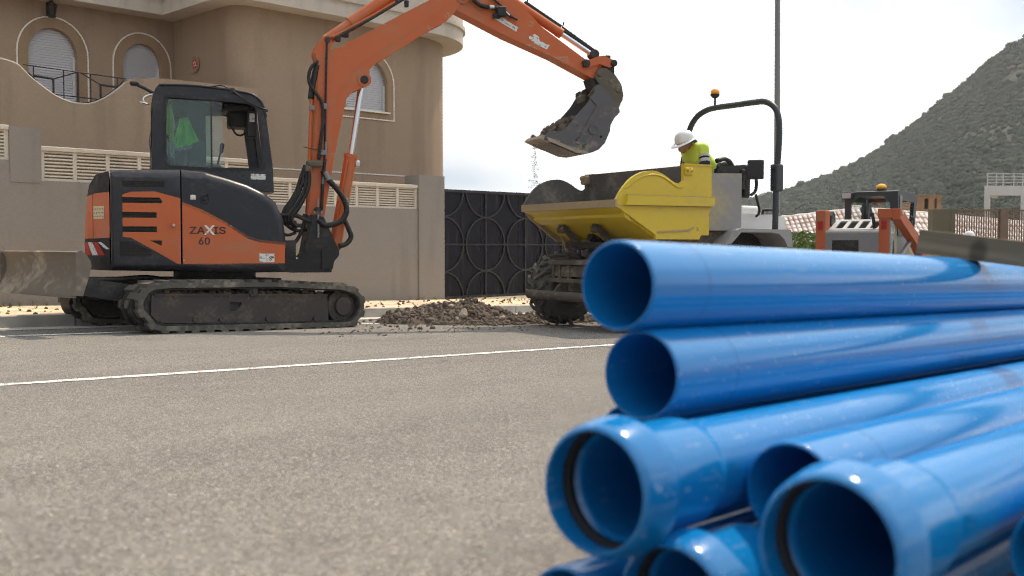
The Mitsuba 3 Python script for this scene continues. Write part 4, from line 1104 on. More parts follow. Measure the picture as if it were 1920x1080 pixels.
add(sk + '__lower_rib', prism([(.575, .925), (1.04, .945), (1.12, .985), (1.13, 1.0), (1.03, .965), (.575, .94)], ND - .012, ND), 'skip_edge')
each(sk + '__seam', [box(.62, .626, ND - .004, ND, 1.20, 1.235), box(1.17, 1.19, ND - .004, ND, .95, .99), prism([(.02, 1.228), (1.39, 1.232), (1.39, 1.238), (.02, 1.234)], ND - .006, ND)], 'skip_edge')
add(sk + '__lip', prism([(-.03, 1.21), (-.03, 1.295), (.01, 1.298), (.03, 1.25), (.02, 1.205)], ND, FD), 'skip_edge', 25)
each(sk + '__under_rib', [prism([(.10, 1.165), (.18, 1.12), (.22, 1.04), (.12, 1.10)], ND + .02, FD - .02), prism([(.55, .90), (.60, .84), (.66, .84), (.66, .88)], ND + .1, FD - .1)], 'dumper_yellow', 25)
each(sk + '__side_web', [prism([(-.01, 1.21), (.55, .88), (.56, .82), (.50, .82), (.10, 1.10)], FD - .06, FD - .02), prism([(.50, .90), (.64, .90), (.67, .72), (.60, .70), (.56, .80)], FD - .14, FD - .08)], 'skip_edge')
add(sk + '__wall_top', box(.96, 1.40, ND - .012, ND + .065, 1.716, 1.735), 'dumper_yellow')
add(sk + '__mudguard_box', [box(1.0305, 1.40, ND + .0455, ND + .06, .9, 1.70)], 'dumper_yellow')
each(sk + '__lock_bracket', [rbox(.97, 1.09, ND - .03, ND, 1.60, 1.69, .015), rod((1.0, ND - .03, 1.66), (1.0, ND - .07, 1.66), .022, 12), rod((1.06, ND - .03, 1.655), (1.06, ND - .06, 1.655), .015, 12)], 'dumper_yellow', 40)
add(sk + '__far_lug', [rbox(.90, 1.0, FD - .08, FD + .02, 1.58, 1.70, .02), rod((.88, FD - .03, 1.66), (.98, FD - .03, 1.66), .028, 12)], 'skip_edge', 40)
g = np.random.default_rng(21)
n = 260
pp = np.stack([g.uniform(.4, .95, n), g.uniform(-.7, .9, n), np.full(n, 1.0)], 1)
pp[:, 2] = 1.02 + .10 * meshkit.fbm(pp * 3, 3) + g.uniform(0, .05, n)
add('skip_load', swarm([rock(1, 120 + k) for k in range(5)], pp, g.uniform(.03, .08, n), g), 'clod', label='brown earth already tipped into the dumper skip', cat='soil', kind='stuff')
# chassis
each(du + '__tipping_strut', [prism([(.235, 1.045), (.325, .995), (.64, .74), (.56, .72)], .46, .56), prism([(.235, 1.045), (.325, .995), (.64, .74), (.56, .72)], -.26, -.16)], 'chassis_dirt')
each(du + '__tipping_strut__eye', [disc((.28, .44, .975), (0, 1, 0), .045, .14, 16), disc((.28, -.28, .975), (0, 1, 0), .045, .14, 16)], 'chassis_dirt', 40)
each(du + '__tipping_ram', [rod((.45, .15, .90), (1.0, .15, .60), .06, 16), box(.45, .75, -.5, .7, .74, .82)], 'black_soot', 40)
each(du + '__front_chassis', [box(.16, 1.6, -.42, .36, .22, .60), prism([(.52, .60), (.75, .60), (.75, .84), (.62, .84)], -.40, .36), box(.4, .55, -.6, .6, .14, .34)], 'chassis_dirt')
each(du + '__front_step', [box(.02, .14, -.75, .45, .545, .595), box(.02, .12, -.60, .45, .33, .375), box(.03, .06, .34, .38, .375, .545), box(.03, .06, .20, .24, .375, .545), box(.03, .06, .0, .05, .375, .545), box(.05, .09, -.6, .36, .40, .53)], 'chassis_dirt')
add(du + '__front_bumper', rod((-.03, -.80, .16), (-.03, .80, .165), .058, 20), 'chassis_dirt', 40)
each(du + '__bumper_bracket', [prism([(-.03, .12), (.12, .20), (.20, .36), (.10, .36), (-.03, .21)], y, y + .05) for y in (-.5, .22)], 'chassis_dirt')


def dumper_wheel(x, y, z, r, w):
    k = numbered(du + '__wheel')
    prof = [(-w / 2 + .02, r * .52), (-w / 2, r * .60), (-w / 2 - .01, r * .72), (-w / 2 + .02, r * .86), (-w / 2 + .07, r * .915), (w / 2 - .07, r * .915), (w / 2 - .02, r * .86), (w / 2 + .01, r * .72), (w / 2, r * .60), (w / 2 - .02, r * .52)]
    t = add(k + '__tyre', lathe((x, y, z), (0, 1, 0), prof, 48), 'rubber', 40)
    nl_ = 15
    for s in (-1, 1):
        for i in range(nl_):
            q0 = (i + (0 if s < 0 else .5)) * 2 * math.pi / nl_
            pts = []
            for t_, (yy, rr) in enumerate([(s * w * .50, .80), (s * w * .47, .90), (s * w * .36, .93), (s * w * .18, .93), (-s * w * .04, .93)]):
                qq = q0 + .34 * t_ / 4
                for dq in (-.052, .052):
                    for dr_ in (0, .075):
                        r_ = r * (rr + dr_)
                        pts.append((x + r_ * math.cos(qq + dq), y + yy, z + r_ * math.sin(qq + dq)))
            v = np.array(pts).reshape(5, 4, 3)
            f, vv = [], v.reshape(-1, 3)
            for a_ in range(4):
                b0, b1 = a_ * 4, a_ * 4 + 4
                for c0, c1 in ((0, 1), (1, 3), (3, 2), (2, 0)):
                    f += [[b0 + c0, b0 + c1, b1 + c1], [b0 + c0, b1 + c1, b1 + c0]]
            f += [[0, 1, 3], [0, 3, 2], [16, 19, 17], [16, 18, 19]]
            add(k + '__lug', (vv, np.array(f)), 'rubber')
    add(k + '__rim', lathe((x, y, z), (0, 1, 0), [(-w * .42, r * .535), (-w * .42, r * .47), (-w * .2, r * .40), (-w * .15, 0), (w * .15, 0), (w * .2, r * .40), (w * .42, r * .47), (w * .42, r * .535)], 36, False), 'chassis_dirt', 40)
    add(k + '__hub', [disc((x, y - w * .26, z), (0, 1, 0), r * .2, w * .52, 24, .01)] + [disc((x + r * .3 * math.cos(q), y - w * .20, z + r * .3 * math.sin(q)), (0, 1, 0), .014, w * .40, 8) for q in np.arange(8) * .785], 'chassis_dirt', 40)


dumper_wheel(.465, .76, .232, .465, .40)
dumper_wheel(.465, -.76, .235, .465, .40)
dumper_wheel(2.25, .76, .195, .465, .40)
dumper_wheel(2.25, -.76, .195, .465, .40)
each(du + '__rear_chassis', [box(1.5, 3.0, -.45, .45, .22, .75), box(1.4, 1.75, -.75, .75, .55, .95)], 'chassis_dirt')
gp_ = [(1.53, 1.65), (2.01, 1.665), (2.005, 1.0), (1.92, .96), (1.41, .96)]
add(du + '__side_tank', prism(gp_, -.86, -.55), 'dumper_grey', 25, label='grey side tank with worn yellow paint')
add(du + '__side_tank', prism(gp_, .55, .86), 'dumper_grey', 25)
each(du + '__platform', [box(1.4, 2.1, -.55, .55, .90, .96), box(1.40, 1.46, -.55, .55, .96, 1.55)], 'chassis_dirt')
fn_ = [(1.62, .79), (1.78, .955), (1.88, .985), (2.72, .975), (2.75, .76), (2.66, .76), (2.60, .86), (2.50, .925), (2.38, .94), (1.88, .94), (1.72, .80)]
add(du + '__fender', prism(fn_, -1.0, -.55), 'fender_grey', 25)
add(du + '__fender', prism(fn_, .55, 1.0), 'fender_grey', 25)
each(du + '__fender__inner_panel', [box(1.45, 2.78, -.53, -.50, .2, .972), box(1.45, 2.78, .50, .53, .2, .972)], 'black_soot')
hoodp = Polygon([(2.06, .98), (2.06, 1.17), (2.75, 1.165), (2.97, 1.14), (3.0, 1.10), (3.0, .98)]).buffer(-.02).buffer(.03)
add(du + '__bonnet', prism_of(hoodp, -.62, .62)[0], 'dumper_white', 30, label='white rear bonnet with black handle')
used[du + '__bonnet'] = 1
add(du + '__bonnet__upper_lid', rbox(2.10, 2.72, -.5, .5, 1.14, 1.29, .05), 'dumper_white', 40)
add(du + '__bonnet__handle', tube([(2.58, -.63, 1.175), (2.58, -.65, 1.225), (2.62, -.65, 1.235), (2.80, -.65, 1.235), (2.84, -.65, 1.22), (2.84, -.63, 1.17)], .016, 8, False), 'black_soot', True)
add(du + '__bonnet__rubber_strap', tube([(2.52, -.62, 1.17), (2.60, -.56, 1.285)], .010, 8, False), 'black_soot', True)
# roll bar
RB = 2.50
hoop = [(-.94, .97), (-.95, 1.46), (-.965, 1.74), (-.985, 1.96), (-.995, 2.19), (-.975, 2.38), (-.90, 2.51), (-.75, 2.585), (-.58, 2.60), (-.23, 2.605), (.2, 2.61), (.39, 2.585), (.55, 2.52), (.68, 2.38), (.76, 2.13), (.84, 1.86), (.88, 1.6), (.90, .97)]
add(du + '__roll_bar', tube([(RB, y, z) for y, z in hoop], .038, 14), 'rops_grey', True, label='dark grey hoop roll bar')
used[du + '__roll_bar'] = 1
each(du + '__roll_bar__hinge', [rbox(RB - .06, RB + .06, -1.02, -.90, 1.45, 1.79, .02), rod((RB - .09, -.96, 1.52), (RB + .09, -.96, 1.52), .02, 10), rod((RB - .09, -.965, 1.74), (RB + .09, -.965, 1.74), .018, 10), rbox(RB - .06, RB + .06, .82, .94, 1.45, 1.79, .02)], 'rops_grey', 40)
add(du + '__beacon', [rod((RB, .18, 2.60), (RB, .18, 2.76), .013, 10), lathe((RB, .18, 2.745), (0, 0, 1), [(0, 0), (0, .035), (.03, .06), (.045, .06), (.045, 0)], 20, False)], 'seat_vinyl', 40)
used[du + '__beacon'] = 1
add(du + '__beacon__lens', lathe((RB, .18, 2.790), (0, 0, 1), [(0, 0), (0, .058), (.03, .060), (.055, .05), (.07, .03), (.076, 0)], 24, False), 'amber', True)
# seat, console, wheel, mirror
each(du + '__seat', [rbox(2.05, 2.42, -.27, .27, 1.34, 1.46, .05), rbox(2.36, 2.46, -.27, .27, 1.42, 1.87, .05)], 'seat_vinyl', 40)
add(du + '__seat_arm', tube([(2.10, -.30, 1.86), (2.25, -.30, 1.885), (2.36, -.29, 1.83), (2.40, -.28, 1.70)], .03, 8), 'seat_vinyl', True)
each(du + '__console', [prism([(1.97, 1.66), (2.04, 1.78), (2.34, 1.80), (2.36, 1.74), (2.36, 1.5), (1.97, 1.5)], -.55, -.42), rbox(2.37, 2.47, -.54, -.42, 1.38, 1.81, .03), rbox(2.28, 2.34, -.585, -.552, 1.60, 1.74, .012)], 'seat_vinyl', 30)
each(du + '__hose', [tube([(2.44, -.56, 1.72), (2.53, -.57, 1.62), (2.53, -.56, 1.48), (2.46, -.55, 1.42)], .02, 8), tube([(2.36, -.74, 1.42), (2.40, -.74, 1.30), (2.47, -.70, 1.20), (2.44, -.66, 1.14)], .016, 8)], 'hose_black', True)
add(du + '__steering_wheel', [tube([(1.66 + .17 * math.cos(q) * .92, .17 * math.sin(q), 1.56 - .17 * math.cos(q) * .39) for q in np.linspace(0, 2 * math.pi, 25)], .015, 8, False), rod((1.66, 0, 1.56), (1.52, 0, 1.20), .03, 12), rod((1.66, -.16, 1.56), (1.66, .16, 1.56), .012, 8)], 'seat_vinyl', True)
q = arrays(rbox(-.1, .1, -.02, .02, -.12, .12, .035))
mv = q[0] @ np.array([[math.cos(.9), -math.sin(.9), 0], [math.sin(.9), math.cos(.9), 0], [0, 0, 1]]) + [2.20, -.90, 1.715]
add(du + '__mirror', (mv, q[1]), 'seat_vinyl', 40)
add(du + '__mirror_arm', rod((2.20, -.88, 1.715), (2.38, -.53, 1.70), .012, 8), 'seat_vinyl', True)

# ---- the driver, leaning forward with the head bent down
pr_ = thing('person', 'dumper driver in white brimmed helmet and yellow hi-vis shirt bending forward', 'person')
SH = np.array([2.035, 0, 2.03])
body = [chain([((1.93, 0, 2.07), .065), ((1.885, 0, 2.10), .075), ((1.845, 0, 2.125), .098)]),
        hull([((1.845, 0, 2.145), .098), ((1.80, 0, 2.135), .088), ((1.80, 0, 2.07), .062), ((1.785, 0, 2.025), .045), ((1.80, 0, 2.00), .040)]),
        hull([((1.752, 0, 2.062), .016), ((1.718, 0, 2.05), .014), ((1.745, 0, 2.10), .014)], 8),
        hull([((1.742, 0, 2.022), .016), ((1.748, 0, 2.0), .022)], 8),
        hull([((1.765, -.03, 2.105), .018), ((1.765, .03, 2.105), .018)], 8)]
for s in (-1, 1):
    body.append(hull([((1.87, s * .094, 2.10), .018), ((1.88, s * .098, 2.07), .014)], 8))
    w0 = np.array([1.76, s * .17, 1.66])
    body.append(chain([((1.935 if s < 0 else 2.10, s * .26, 1.80), .048), (w0 + [.03, 0, .01], .033), (w0, .032)]))
    palm = hull([(w0, .03), (w0 + [-.07, -.02 * s, -.01], .022), (w0 + [-.07, .03 * s, -.01], .020)], 10)
    body.append(palm)
    for j in range(4):
        k0 = w0 + [-.075, (-.028 + .018 * j) * s, -.012]
        l = (.036, .042, .040, .032)[j]
        body.append(chain([(k0, .0105), (k0 + [-l * .7, 0, -l * .45], .0095), (k0 + [-l * .55, 0, -l * 1.2], .0085)], 8))
    body.append(chain([(w0 + [-.02, -.03 * s, 0], .013), (w0 + [-.05, -.058 * s, -.012], .011), (w0 + [-.078, -.055 * s, -.03], .0095)], 8))
add(pr_ + '__body', soften(union(body), .016, 8), 'skin', True)
for s in (-1, 1):
    add(pr_ + '__eye', hull([((1.752, s * .032, 2.083), .012), ((1.756, s * .036, 2.083), .010)], 8), 'hair_black')
add(pr_ + '__mouth', rbox(1.722, 1.735, -.022, .022, 2.012, 2.017, .002, 6), 'hair_black')
add(pr_ + '__hair', soften(hull([((1.895, 0, 2.125), .088), ((1.865, -.07, 2.115), .036), ((1.865, .07, 2.115), .036), ((1.93, 0, 2.08), .045)]), .02, 5), 'hair_black', True)
tilt = np.array([-.40, 0, .917])
hc = np.array([1.832, 0, 2.125])
hel = pr_ + '__helmet'
add(hel, lathe(hc, tilt, [(.0, .122), (.0, .130), (.02, .132), (.06, .127), (.095, .107), (.122, .072), (.134, .03), (.136, 0)], 28, False), 'helmet_white', True, label='white brimmed safety helmet')
used[hel] = 1
d_, a_, b_ = basis(tilt)
bv, bf = lathe(hc, tilt, [(.012, .124), (.0, .165), (-.008, .167), (-.004, .124)], 28)
far = (bv - hc)
fx = np.clip(-(far @ np.array([1, 0, .3])) / .16, 0, 1)[:, None]
bv = bv + fx * np.array([-.035, 0, -.035])
add(hel + '__brim', (bv, bf), 'helmet_white', True)
add(hel + '__sweatband', lathe(hc - unit(tilt) * .035, tilt, [(0, .118), (.035, .121), (.035, .105), (0, .103)], 24), 'teal_cloth', True)
shirt = [hull([((1.965, 0, 2.05), .075), ((1.96, -.16, 2.01), .07), ((2.0, .165, 2.03), .07), ((2.0, -.11, 1.90), .11), ((2.03, .11, 1.92), .11)]),
         hull([((2.0, -.11, 1.90), .11), ((2.03, .11, 1.92), .11), ((2.15, -.10, 1.80), .12), ((2.15, .10, 1.80), .12), ((2.08, 0, 1.96), .10)]),
         hull([((2.15, -.10, 1.80), .12), ((2.15, .10, 1.80), .12), ((2.26, -.09, 1.60), .13), ((2.26, .09, 1.60), .13)])]
add(pr_ + '__shirt', soften(union(shirt), .03, 6), 'hivis', True)
for s in (-1, 1):
    a0, a1 = np.array([1.965 if s < 0 else 2.03, s * .20, 2.005]), np.array([1.945 if s < 0 else 2.12, s * .262, 1.80])
    at_ = lambda t: a0 + (a1 - a0) * t
    sl_ = numbered(pr_ + '__sleeve')
    used[sl_] = 1
    add(sl_ + '__yellow_cloth', soften(hull([(at_(-.05), .078), (at_(.34), .068)]), .02, 4), 'hivis', True)
    each(sl_ + '__band', [rod(at_(.36), at_(.50), .072, 20, .070), rod(at_(.62), at_(.82), .0695, 20, .067)], 'reflective', 40)
    add(sl_ + '__navy_cloth', [rod(at_(.30), at_(.90), .0665, 20, .064), soften(hull([(at_(.85), .064), (at_(1.02), .060), (at_(1.02) + [-.05, 0, -.02], .055)]), .02, 4)], 'navy_cloth', 40)
add(pr_ + '__collar', lathe((1.955, 0, 2.075), (-.8, 0, .6), [(0, .085), (.045, .078), (.045, .070), (0, .075)], 24), 'navy_cloth', True)
add(pr_ + '__waistband', [soften(hull([((2.195, -.10, 1.755), .128), ((2.195, .10, 1.755), .128), ((2.24, -.10, 1.66), .132), ((2.24, .10, 1.66), .132)]), .03, 4)], 'navy_cloth', True)
tr_ = [hull([((2.22, -.09, 1.54), .125), ((2.22, .09, 1.54), .125), ((2.22, -.1, 1.66), .12), ((2.22, .1, 1.66), .12)])]
for s in (-1, 1):
    tr_.append(chain([((2.20, s * .10, 1.53), .10), ((1.82, s * .16, 1.50), .072), ((1.74, s * .16, 1.10), .055)]))
add(pr_ + '__trousers', soften(union(tr_), .03, 6), 'navy_cloth', True)
each(pr_ + '__boot', [hull([((1.74, s * .16, 1.06), .05), ((1.74, s * .16, 1.0), .048), ((1.60, s * .16, .99), .036)]) for s in (-1, 1)], 'hair_black', 40)
frame()

# ---- grains falling from the bucket into the skip
g = np.random.default_rng(5)
lipw = np.array([X0, XY]) + 3.98 * np.array([.9063, -.4226]) + .05 * np.array([.4226, .9063])
n = 150
t = g.random(n) ** .8
w = .008 + .035 * t
fp = np.stack([lipw[0] + g.normal(0, 1, n) * w - .02 * t, lipw[1] + g.normal(0, 1, n) * w - .05 * t, 2.08 - .56 * t], 1)
add('falling_soil', swarm([rock(1, 140 + k) for k in range(3)], fp, g.uniform(.002, .0075, n), g), 'clod', label='thin trickle of soil falling from the bucket teeth', cat='soil', kind='stuff')

# ---- heap of broken ground by the kerb
def heap_h(x, y):
    d = np.maximum(0, 1 - ((x - 9.45) / 1.15) ** 2 - ((y - 10.6) / .55) ** 2)
    e = np.maximum(0, 1 - ((x - 10.5) / 1.9) ** 2 - ((y - 10.2) / .8) ** 2)
    p = np.stack([x * 5, y * 5, x * 0], -1)
    return (.205 * d ** .7 + .065 * e ** .8) * (.55 + .9 * meshkit.fbm(p, 4, 2)) - .012


hx_, hy_ = np.linspace(8.0, 12.6, 130), np.linspace(9.2, 11.4, 70)
sh_ = thing('soil_heap', 'heap of brown earth and broken stones on the road between the excavator and the dumper', 'soil heap')
add(sh_ + '__earth', grid(hx_, hy_, lambda X, Y: ground(X) + heap_h(X, Y)), 'soil', True)
g = np.random.default_rng(9)
cl, cs_ = [], []
while len(cl) < 2600:
    x_, y_ = g.uniform(7.9, 12.7), g.uniform(9.2, 11.5)
    h_ = float(heap_h(np.array(x_), np.array(y_)))
    if h_ > .0 or (g.random() < .03 and abs(y_ - 10.2) < 1.0):
        cl.append((x_, y_, ground(x_) + max(h_, 0) + .004)); cs_.append(g.uniform(.008, .026) * (1.9 if g.random() < .12 else 1))
add(sh_ + '__clods', swarm([rock(1, 160 + k) for k in range(7)], np.array(cl), cs_, g), 'clod', kind='stuff')
for k in range(34):
    while True:
        x_, y_ = g.uniform(8.1, 12.4), g.uniform(9.5, 11.0)
        h_ = float(heap_h(np.array(x_), np.array(y_)))
        if h_ > .02:
            break
    add(sh_ + '__stone', moved(rock(g.uniform(.03, .065), 200 + k, (1, .9, .7), 2), (x_, y_, ground(x_) + h_ + .01), rot_rand(g)), 'stone_pale' if k % 2 else 'clod', 30)
add(sh_ + '__dark_clod', moved(rock(.085, 301, (1.2, .9, .8), 2), (9.5, 10.6, ground(9.5) + .17)), 'soil', 30)
add('road_grit', swarm([rock(1, 180 + k) for k in range(4)], np.array([(x_, y_, ground(x_) + .003) for x_, y_ in zip(g.uniform(6.5, 12.5, 260), g.normal(9.5, .45, 260))]), g.uniform(.004, .014, 260), g), 'clod', label='loose grit scattered on the asphalt in front of the soil heap', cat='grit', kind='stuff')

# ================================================================ the skid steer loader seen from behind
frame(17.21, 8.646, 0, 8.05)
ld = thing('skid_steer_loader', 'grey and orange skid steer loader with an amber beacon seen from behind beyond the pipes', 'loader')
gz = -.46
body_p = [(-.02, .0), (-.02, .98), (.06, 1.025), (.40, 1.195), (.46, 1.22), (1.6, 1.22), (1.7, .0)]
add(ld + '__body', prism(body_p, -.30, .60) - box(.04, .44, -.28, .61, .80, 1.4), 'loader_grey', 25)
used[ld + '__body'] = 1
add(ld + '__body__rear_door', rbox(-.09, -.02, -.32, .66, .15, 1.0, .02), 'loader_grey', 40)
add(ld + '__body__hood_edge', [rbox(-.085, .10, -.32, .72, .985, 1.035, .02)], 'loader_white', 40)
add(ld + '__body__rear_grille', [box(-.094, -.0905, .04, .50, .56, .87)] + [box(-.104, -.0945, .05, .49, .58 + k * .04, .592 + k * .04) for k in range(7)], 'black_soot')
slots = [box(.07 + .0, .36, -.22 + k * .20, -.09 + k * .20, .9, 1.4) for k in range(4)]
hoodv = [(.02, 1.055), (.42, 1.235), (.42, 1.21), (.02, 1.03)]
hg = prism(hoodv, -.29, .62)
for q in slots:
    hg -= q
add(ld + '__body__hood_grille', hg, 'loader_white', 25)
add(ld + '__body__engine', box(.10, .42, -.27, .60, .80, .95), 'black_soot')
add(ld + '__exhaust', [tube([(.08, -.17, 1.05), (.06, -.17, 1.12), (.04, -.165, 1.22), (.05, -.14, 1.30)], .028, 10), rod((.05, -.14, 1.29), (.055, -.13, 1.33), .034, 10)], 'black_soot', True)
# cab
cbx = [(.86, 1.22), (.84, 1.735), (1.0, 1.76), (1.95, 1.70), (1.98, 1.62), (1.80, .95), (.86, .95)]
cabm = prism(cbx, -.33, .62) - prism([(.91, 1.0), (.90, 1.69), (1.90, 1.64), (1.74, 1.0)], -.29, .58)
rw = Polygon([(-.19, 1.24), (-.19, 1.52), (-.07, 1.655), (.38, 1.655), (.51, 1.53), (.51, 1.24)]).buffer(-.03).buffer(.03)
cut_ = m3.CrossSection([poly(rw)[0] if rw.exterior.is_ccw else poly(rw)[0][::-1]]).extrude(.4).rotate([90, 0, 90]).translate([.7, 0, 0])
cabm -= cut_
cabm -= prism([(1.06, 1.10), (1.04, 1.58), (1.80, 1.56), (1.68, 1.10)], -.6, .8)
cabm -= box(1.6, 2.2, -.24, .52, 1.1, 1.58)
add(ld + '__cab', cabm, 'rops_grey', 25, label='dark cab with rounded rear window')
used[ld + '__cab'] = 1
add(ld + '__cab__rear_window', (np.array([(.87, -.30, 1.22), (.87, .57, 1.22), (.87, .57, 1.70), (.87, -.30, 1.70)]), np.array([[0, 1, 2], [0, 2, 3]])), 'glass_clear')
add(ld + '__cab__side_screen', [box(.92, 1.05, -.342, -.334, 1.15, 1.66)], 'loader_grey')
each(ld + '__cab__side_mesh', [box(1.06, 1.80, -.315, -.308, 1.15 + k * .055, 1.158 + k * .055) for k in range(8)], 'rops_grey')
add(ld + '__cab__seat', [rbox(1.25, 1.35, -.15, .37, .95, 1.18, .03)], 'seat_vinyl', 40)
add(ld + '__cab__grab_handle', tube([(1.55, -.35, 1.10), (1.56, -.39, 1.14), (1.56, -.39, 1.26), (1.52, -.35, 1.30)], .014, 8), 'rops_grey', True)
add(ld + '__cab__work_lamp', [rbox(.76, .86, .46, .66, 1.60, 1.745, .03)], 'rops_grey', 40)
add(ld + '__cab__work_lamp_lens', rbox(.752, .762, .48, .64, 1.625, 1.72, .004), 'loader_white', 40)
add(ld + '__beacon', [disc((1.05, .03, 1.755), (0, 0, 1), .085, .035, 22)], 'seat_vinyl', 40)
used[ld + '__beacon'] = 1
add(ld + '__beacon__lens', lathe((1.05, .03, 1.79), (0, 0, 1), [(0, 0), (0, .082), (.03, .09), (.06, .08), (.085, .05), (.092, 0)], 24, False), 'amber_lit', True, label='lit amber beacon lens')
add(ld + '__beacon__bulb', disc((1.05, .03, 1.793), (0, 0, 1), .03, .05, 12), 'amber_lit')
# uprights, lift arms, tail lamps
for s, y0, y1 in ((1, .62, .80), (-1, -.48, -.30)):
    each(ld + '__upright', [rbox(-.10, .13, y0, y1, .1, 1.385, .015), rbox(.10, .20, y0 + .02, y1 - .02, .3, 1.30, .01)], 'loader_orange', 30)
    add(ld + '__tail_lamp', rbox(-.115, -.10, (y0 + y1) / 2 - .045, (y0 + y1) / 2 + .045, 1.05, 1.20, .006), 'brake_red')
add(ld + '__lift_arm', [prism([(-.10, 1.22), (-.10, 1.395), (.0, 1.40), (.12, 1.33), (.98, .95), (1.5, .62), (1.5, .42), (.95, .76), (.04, 1.16), (-.02, 1.20)], -.66, -.52), box(-.12, .10, -.53, -.29, 1.24, 1.395)], 'loader_orange', 30)
add(ld + '__lift_arm', [prism([(.05, 1.25), (.10, 1.37), (.98, .95), (1.5, .62), (1.5, .42), (.95, .76), (.08, 1.16)], .66, .78)], 'loader_orange', 30)
each(ld + '__lift_arm_pin', [disc((0.0, -.675, 1.325), (0, 1, 0), .035, .3, 14), disc((1.0, -.675, .84), (0, 1, 0), .03, .2, 14)], 'bright_metal', 40)
add(ld + '__number_panel', prism([(-.09, .2), (-.09, 1.235), (.13, 1.235), (.13, .2)], -.50, -.4805), 'fender_grey', 25)
add(ld + '__chain_case', prism([(.131, .2), (.131, 1.235), (.24, 1.235), (.24, .2)], -.505, -.4805), 'loader_olive', 25)
add(ld + '__number', on_front(lettering('2044', .215, .004), -.088, -.5005, .98, .40), 'label_white')
add(ld + '__number_panel__oil_stain', prism([(.0, .62), (.04, .85), (.08, .88), (.10, .74), (.11, .5), (.02, .5)], -.5015, -.5), 'black_soot')
add(ld + '__far_bracket', [prism([(.15, 1.05), (.15, 1.30), (.24, 1.38), (.33, 1.32), (.36, 1.05)], .60, .68)], 'rops_grey', 30)
each(ld + '__lift_ram', [rod((.15, -.58, .55), (.62, -.58, .80), .045, 14), rod((.5, -.58, .75), (.9, -.58, .9), .028, 12)], 'lamp_steel', 40)
for x_ in (.25, 1.35):
    for y_, s in ((-.62, -1), (.74, 1)):
        k = numbered(ld + '__wheel')
        add(k + '__tyre', lathe((x_, y_, gz + .40), (0, 1, 0), [(-.13, .22), (-.14, .34), (-.09, .40), (.09, .40), (.14, .34), (.13, .22)], 32), 'rubber', 40)
        add(k + '__rim', disc((x_, y_ - .1, gz + .40), (0, 1, 0), .225, .2, 24), 'loader_orange', 40)
add(ld + '__bucket', prism([(1.7, gz + .05), (1.6, gz + .5), (1.75, gz + .52), (1.85, gz + .15), (2.4, gz + .05)], -.75, .85), 'loader_grey', 25)
frame()

# ================================================================ far things at the right
lp = thing('street_lamp', 'tall slender grey street lamp pole rising behind the dumper', 'street lamp')
LB = np.array([20.34, 12.16, ground(20.34) + .125])
add(lp + '__pole', tube([LB, LB + [.0, .03, 1.7], LB + [-.03, .05, 6.6], LB + [-.06, .09, 9.0]], [.078, .070, .054, .04], 18, False), 'lamp_steel', 40)
add(lp + '__base_plate', [rbox(LB[0] - .16, LB[0] + .16, LB[1] - .16, LB[1] + .16, LB[2] - .02, LB[2] + .02, .01)], 'lamp_steel')
add(lp + '__inspection_door', box(LB[0] - .045, LB[0] + .045, LB[1] - .08, LB[1] - .055, LB[2] + .5, LB[2] + .85), 'lamp_steel')
add(lp + '__arm', tube([LB + [-.06, .09, 8.95], LB + [-.1, -.3, 9.25], LB + [-.2, -1.1, 9.35]], .03, 12), 'lamp_steel', True)
add(lp + '__lamp_head', hull([(LB + [-.2, -1.1, 9.33], .06), (LB + [-.25, -1.6, 9.36], .09)]), 'lamp_steel', 40)


def along(k, d):
    p = FWD[:2] * d + RIGHT[:2] * (k * d)
    return p


def tiled_roof(name, label, group, ka, kb, d, ridge_a, ridge_b, drop, depth_run, nx_, ny_):
    """A sloping roof of barrel tiles between two ridge ends, falling towards the street."""
    r = thing(name, label, 'roof', group)
    A, B = along(ka, d), along(kb, d)
    ex_ = unit(np.append(B - A, 0))
    dn = np.array([ex_[1], -ex_[0], 0]) * (1 if np.dot([ex_[1], -ex_[0]], FWD[:2]) < 0 else -1)
    p0, p1 = np.append(A, ridge_a), np.append(B, ridge_b)
    fall = dn * depth_run + [0, 0, -drop]
    low0, low1 = p0 + fall, p1 + fall
    v = np.array([p0, p1, low1, low0]) - [0, 0, .05]
    add(r + '__deck', (v, np.array([[0, 1, 2], [0, 2, 3]])), 'roof_tile')
    wv = np.array([low0, low1, low1 - [0, 0, 3.5], low0 - [0, 0, 3.5]]) - dn * .3
    add(r + '__wall', (wv, np.array([[0, 1, 2], [0, 2, 3]])), 'white_plaster')
    L = np.linalg.norm(p1 - p0)
    fu = unit(fall)
    g_ = np.random.default_rng(int(abs(ka) * 1000))
    for j in range(ny_):
        for i in range(nx_):
            q = p0 + (p1 - p0) * ((i + .5) / nx_) + fall * (j / ny_) + [0, 0, .012 * (j % 2)]
            rr = L / nx_ * .40 * g_.uniform(.93, 1.05)
            up = np.cross(ex_, fu); up = up if up[2] > 0 else -up
            ang = np.linspace(0, math.pi, 6)
            s0 = q + np.outer(np.cos(ang), ex_) * rr + np.outer(np.sin(ang), up) * rr
            e0 = q + fu * (np.linalg.norm(fall) / ny_ * 1.10) + up * .075
            s1 = e0 + np.outer(np.cos(ang), ex_) * rr * .9 + np.outer(np.sin(ang), up) * rr * .9
            vv = np.vstack([s0, s1, s1 * .0 + e0])
            f = [[a, a + 1, a + 7] for a in range(5)] + [[a, a + 7, a + 6] for a in range(5)] + [[6 + a, 6 + a + 1, 12 + a] for a in range(5)]
            add(r + '__tile', (vv, np.array(f)), 'roof_tile')
    add(r + '__ridge', tube([p0 + [0, 0, .02]] + [p0 + (p1 - p0) * t_ + [0, 0, .02 + .03 * math.sin(t_ * 40)] for t_ in np.linspace(.05, .95, 12)] + [p1 + [0, 0, .02]], .10, 8, False), 'roof_tile', True)
    return r


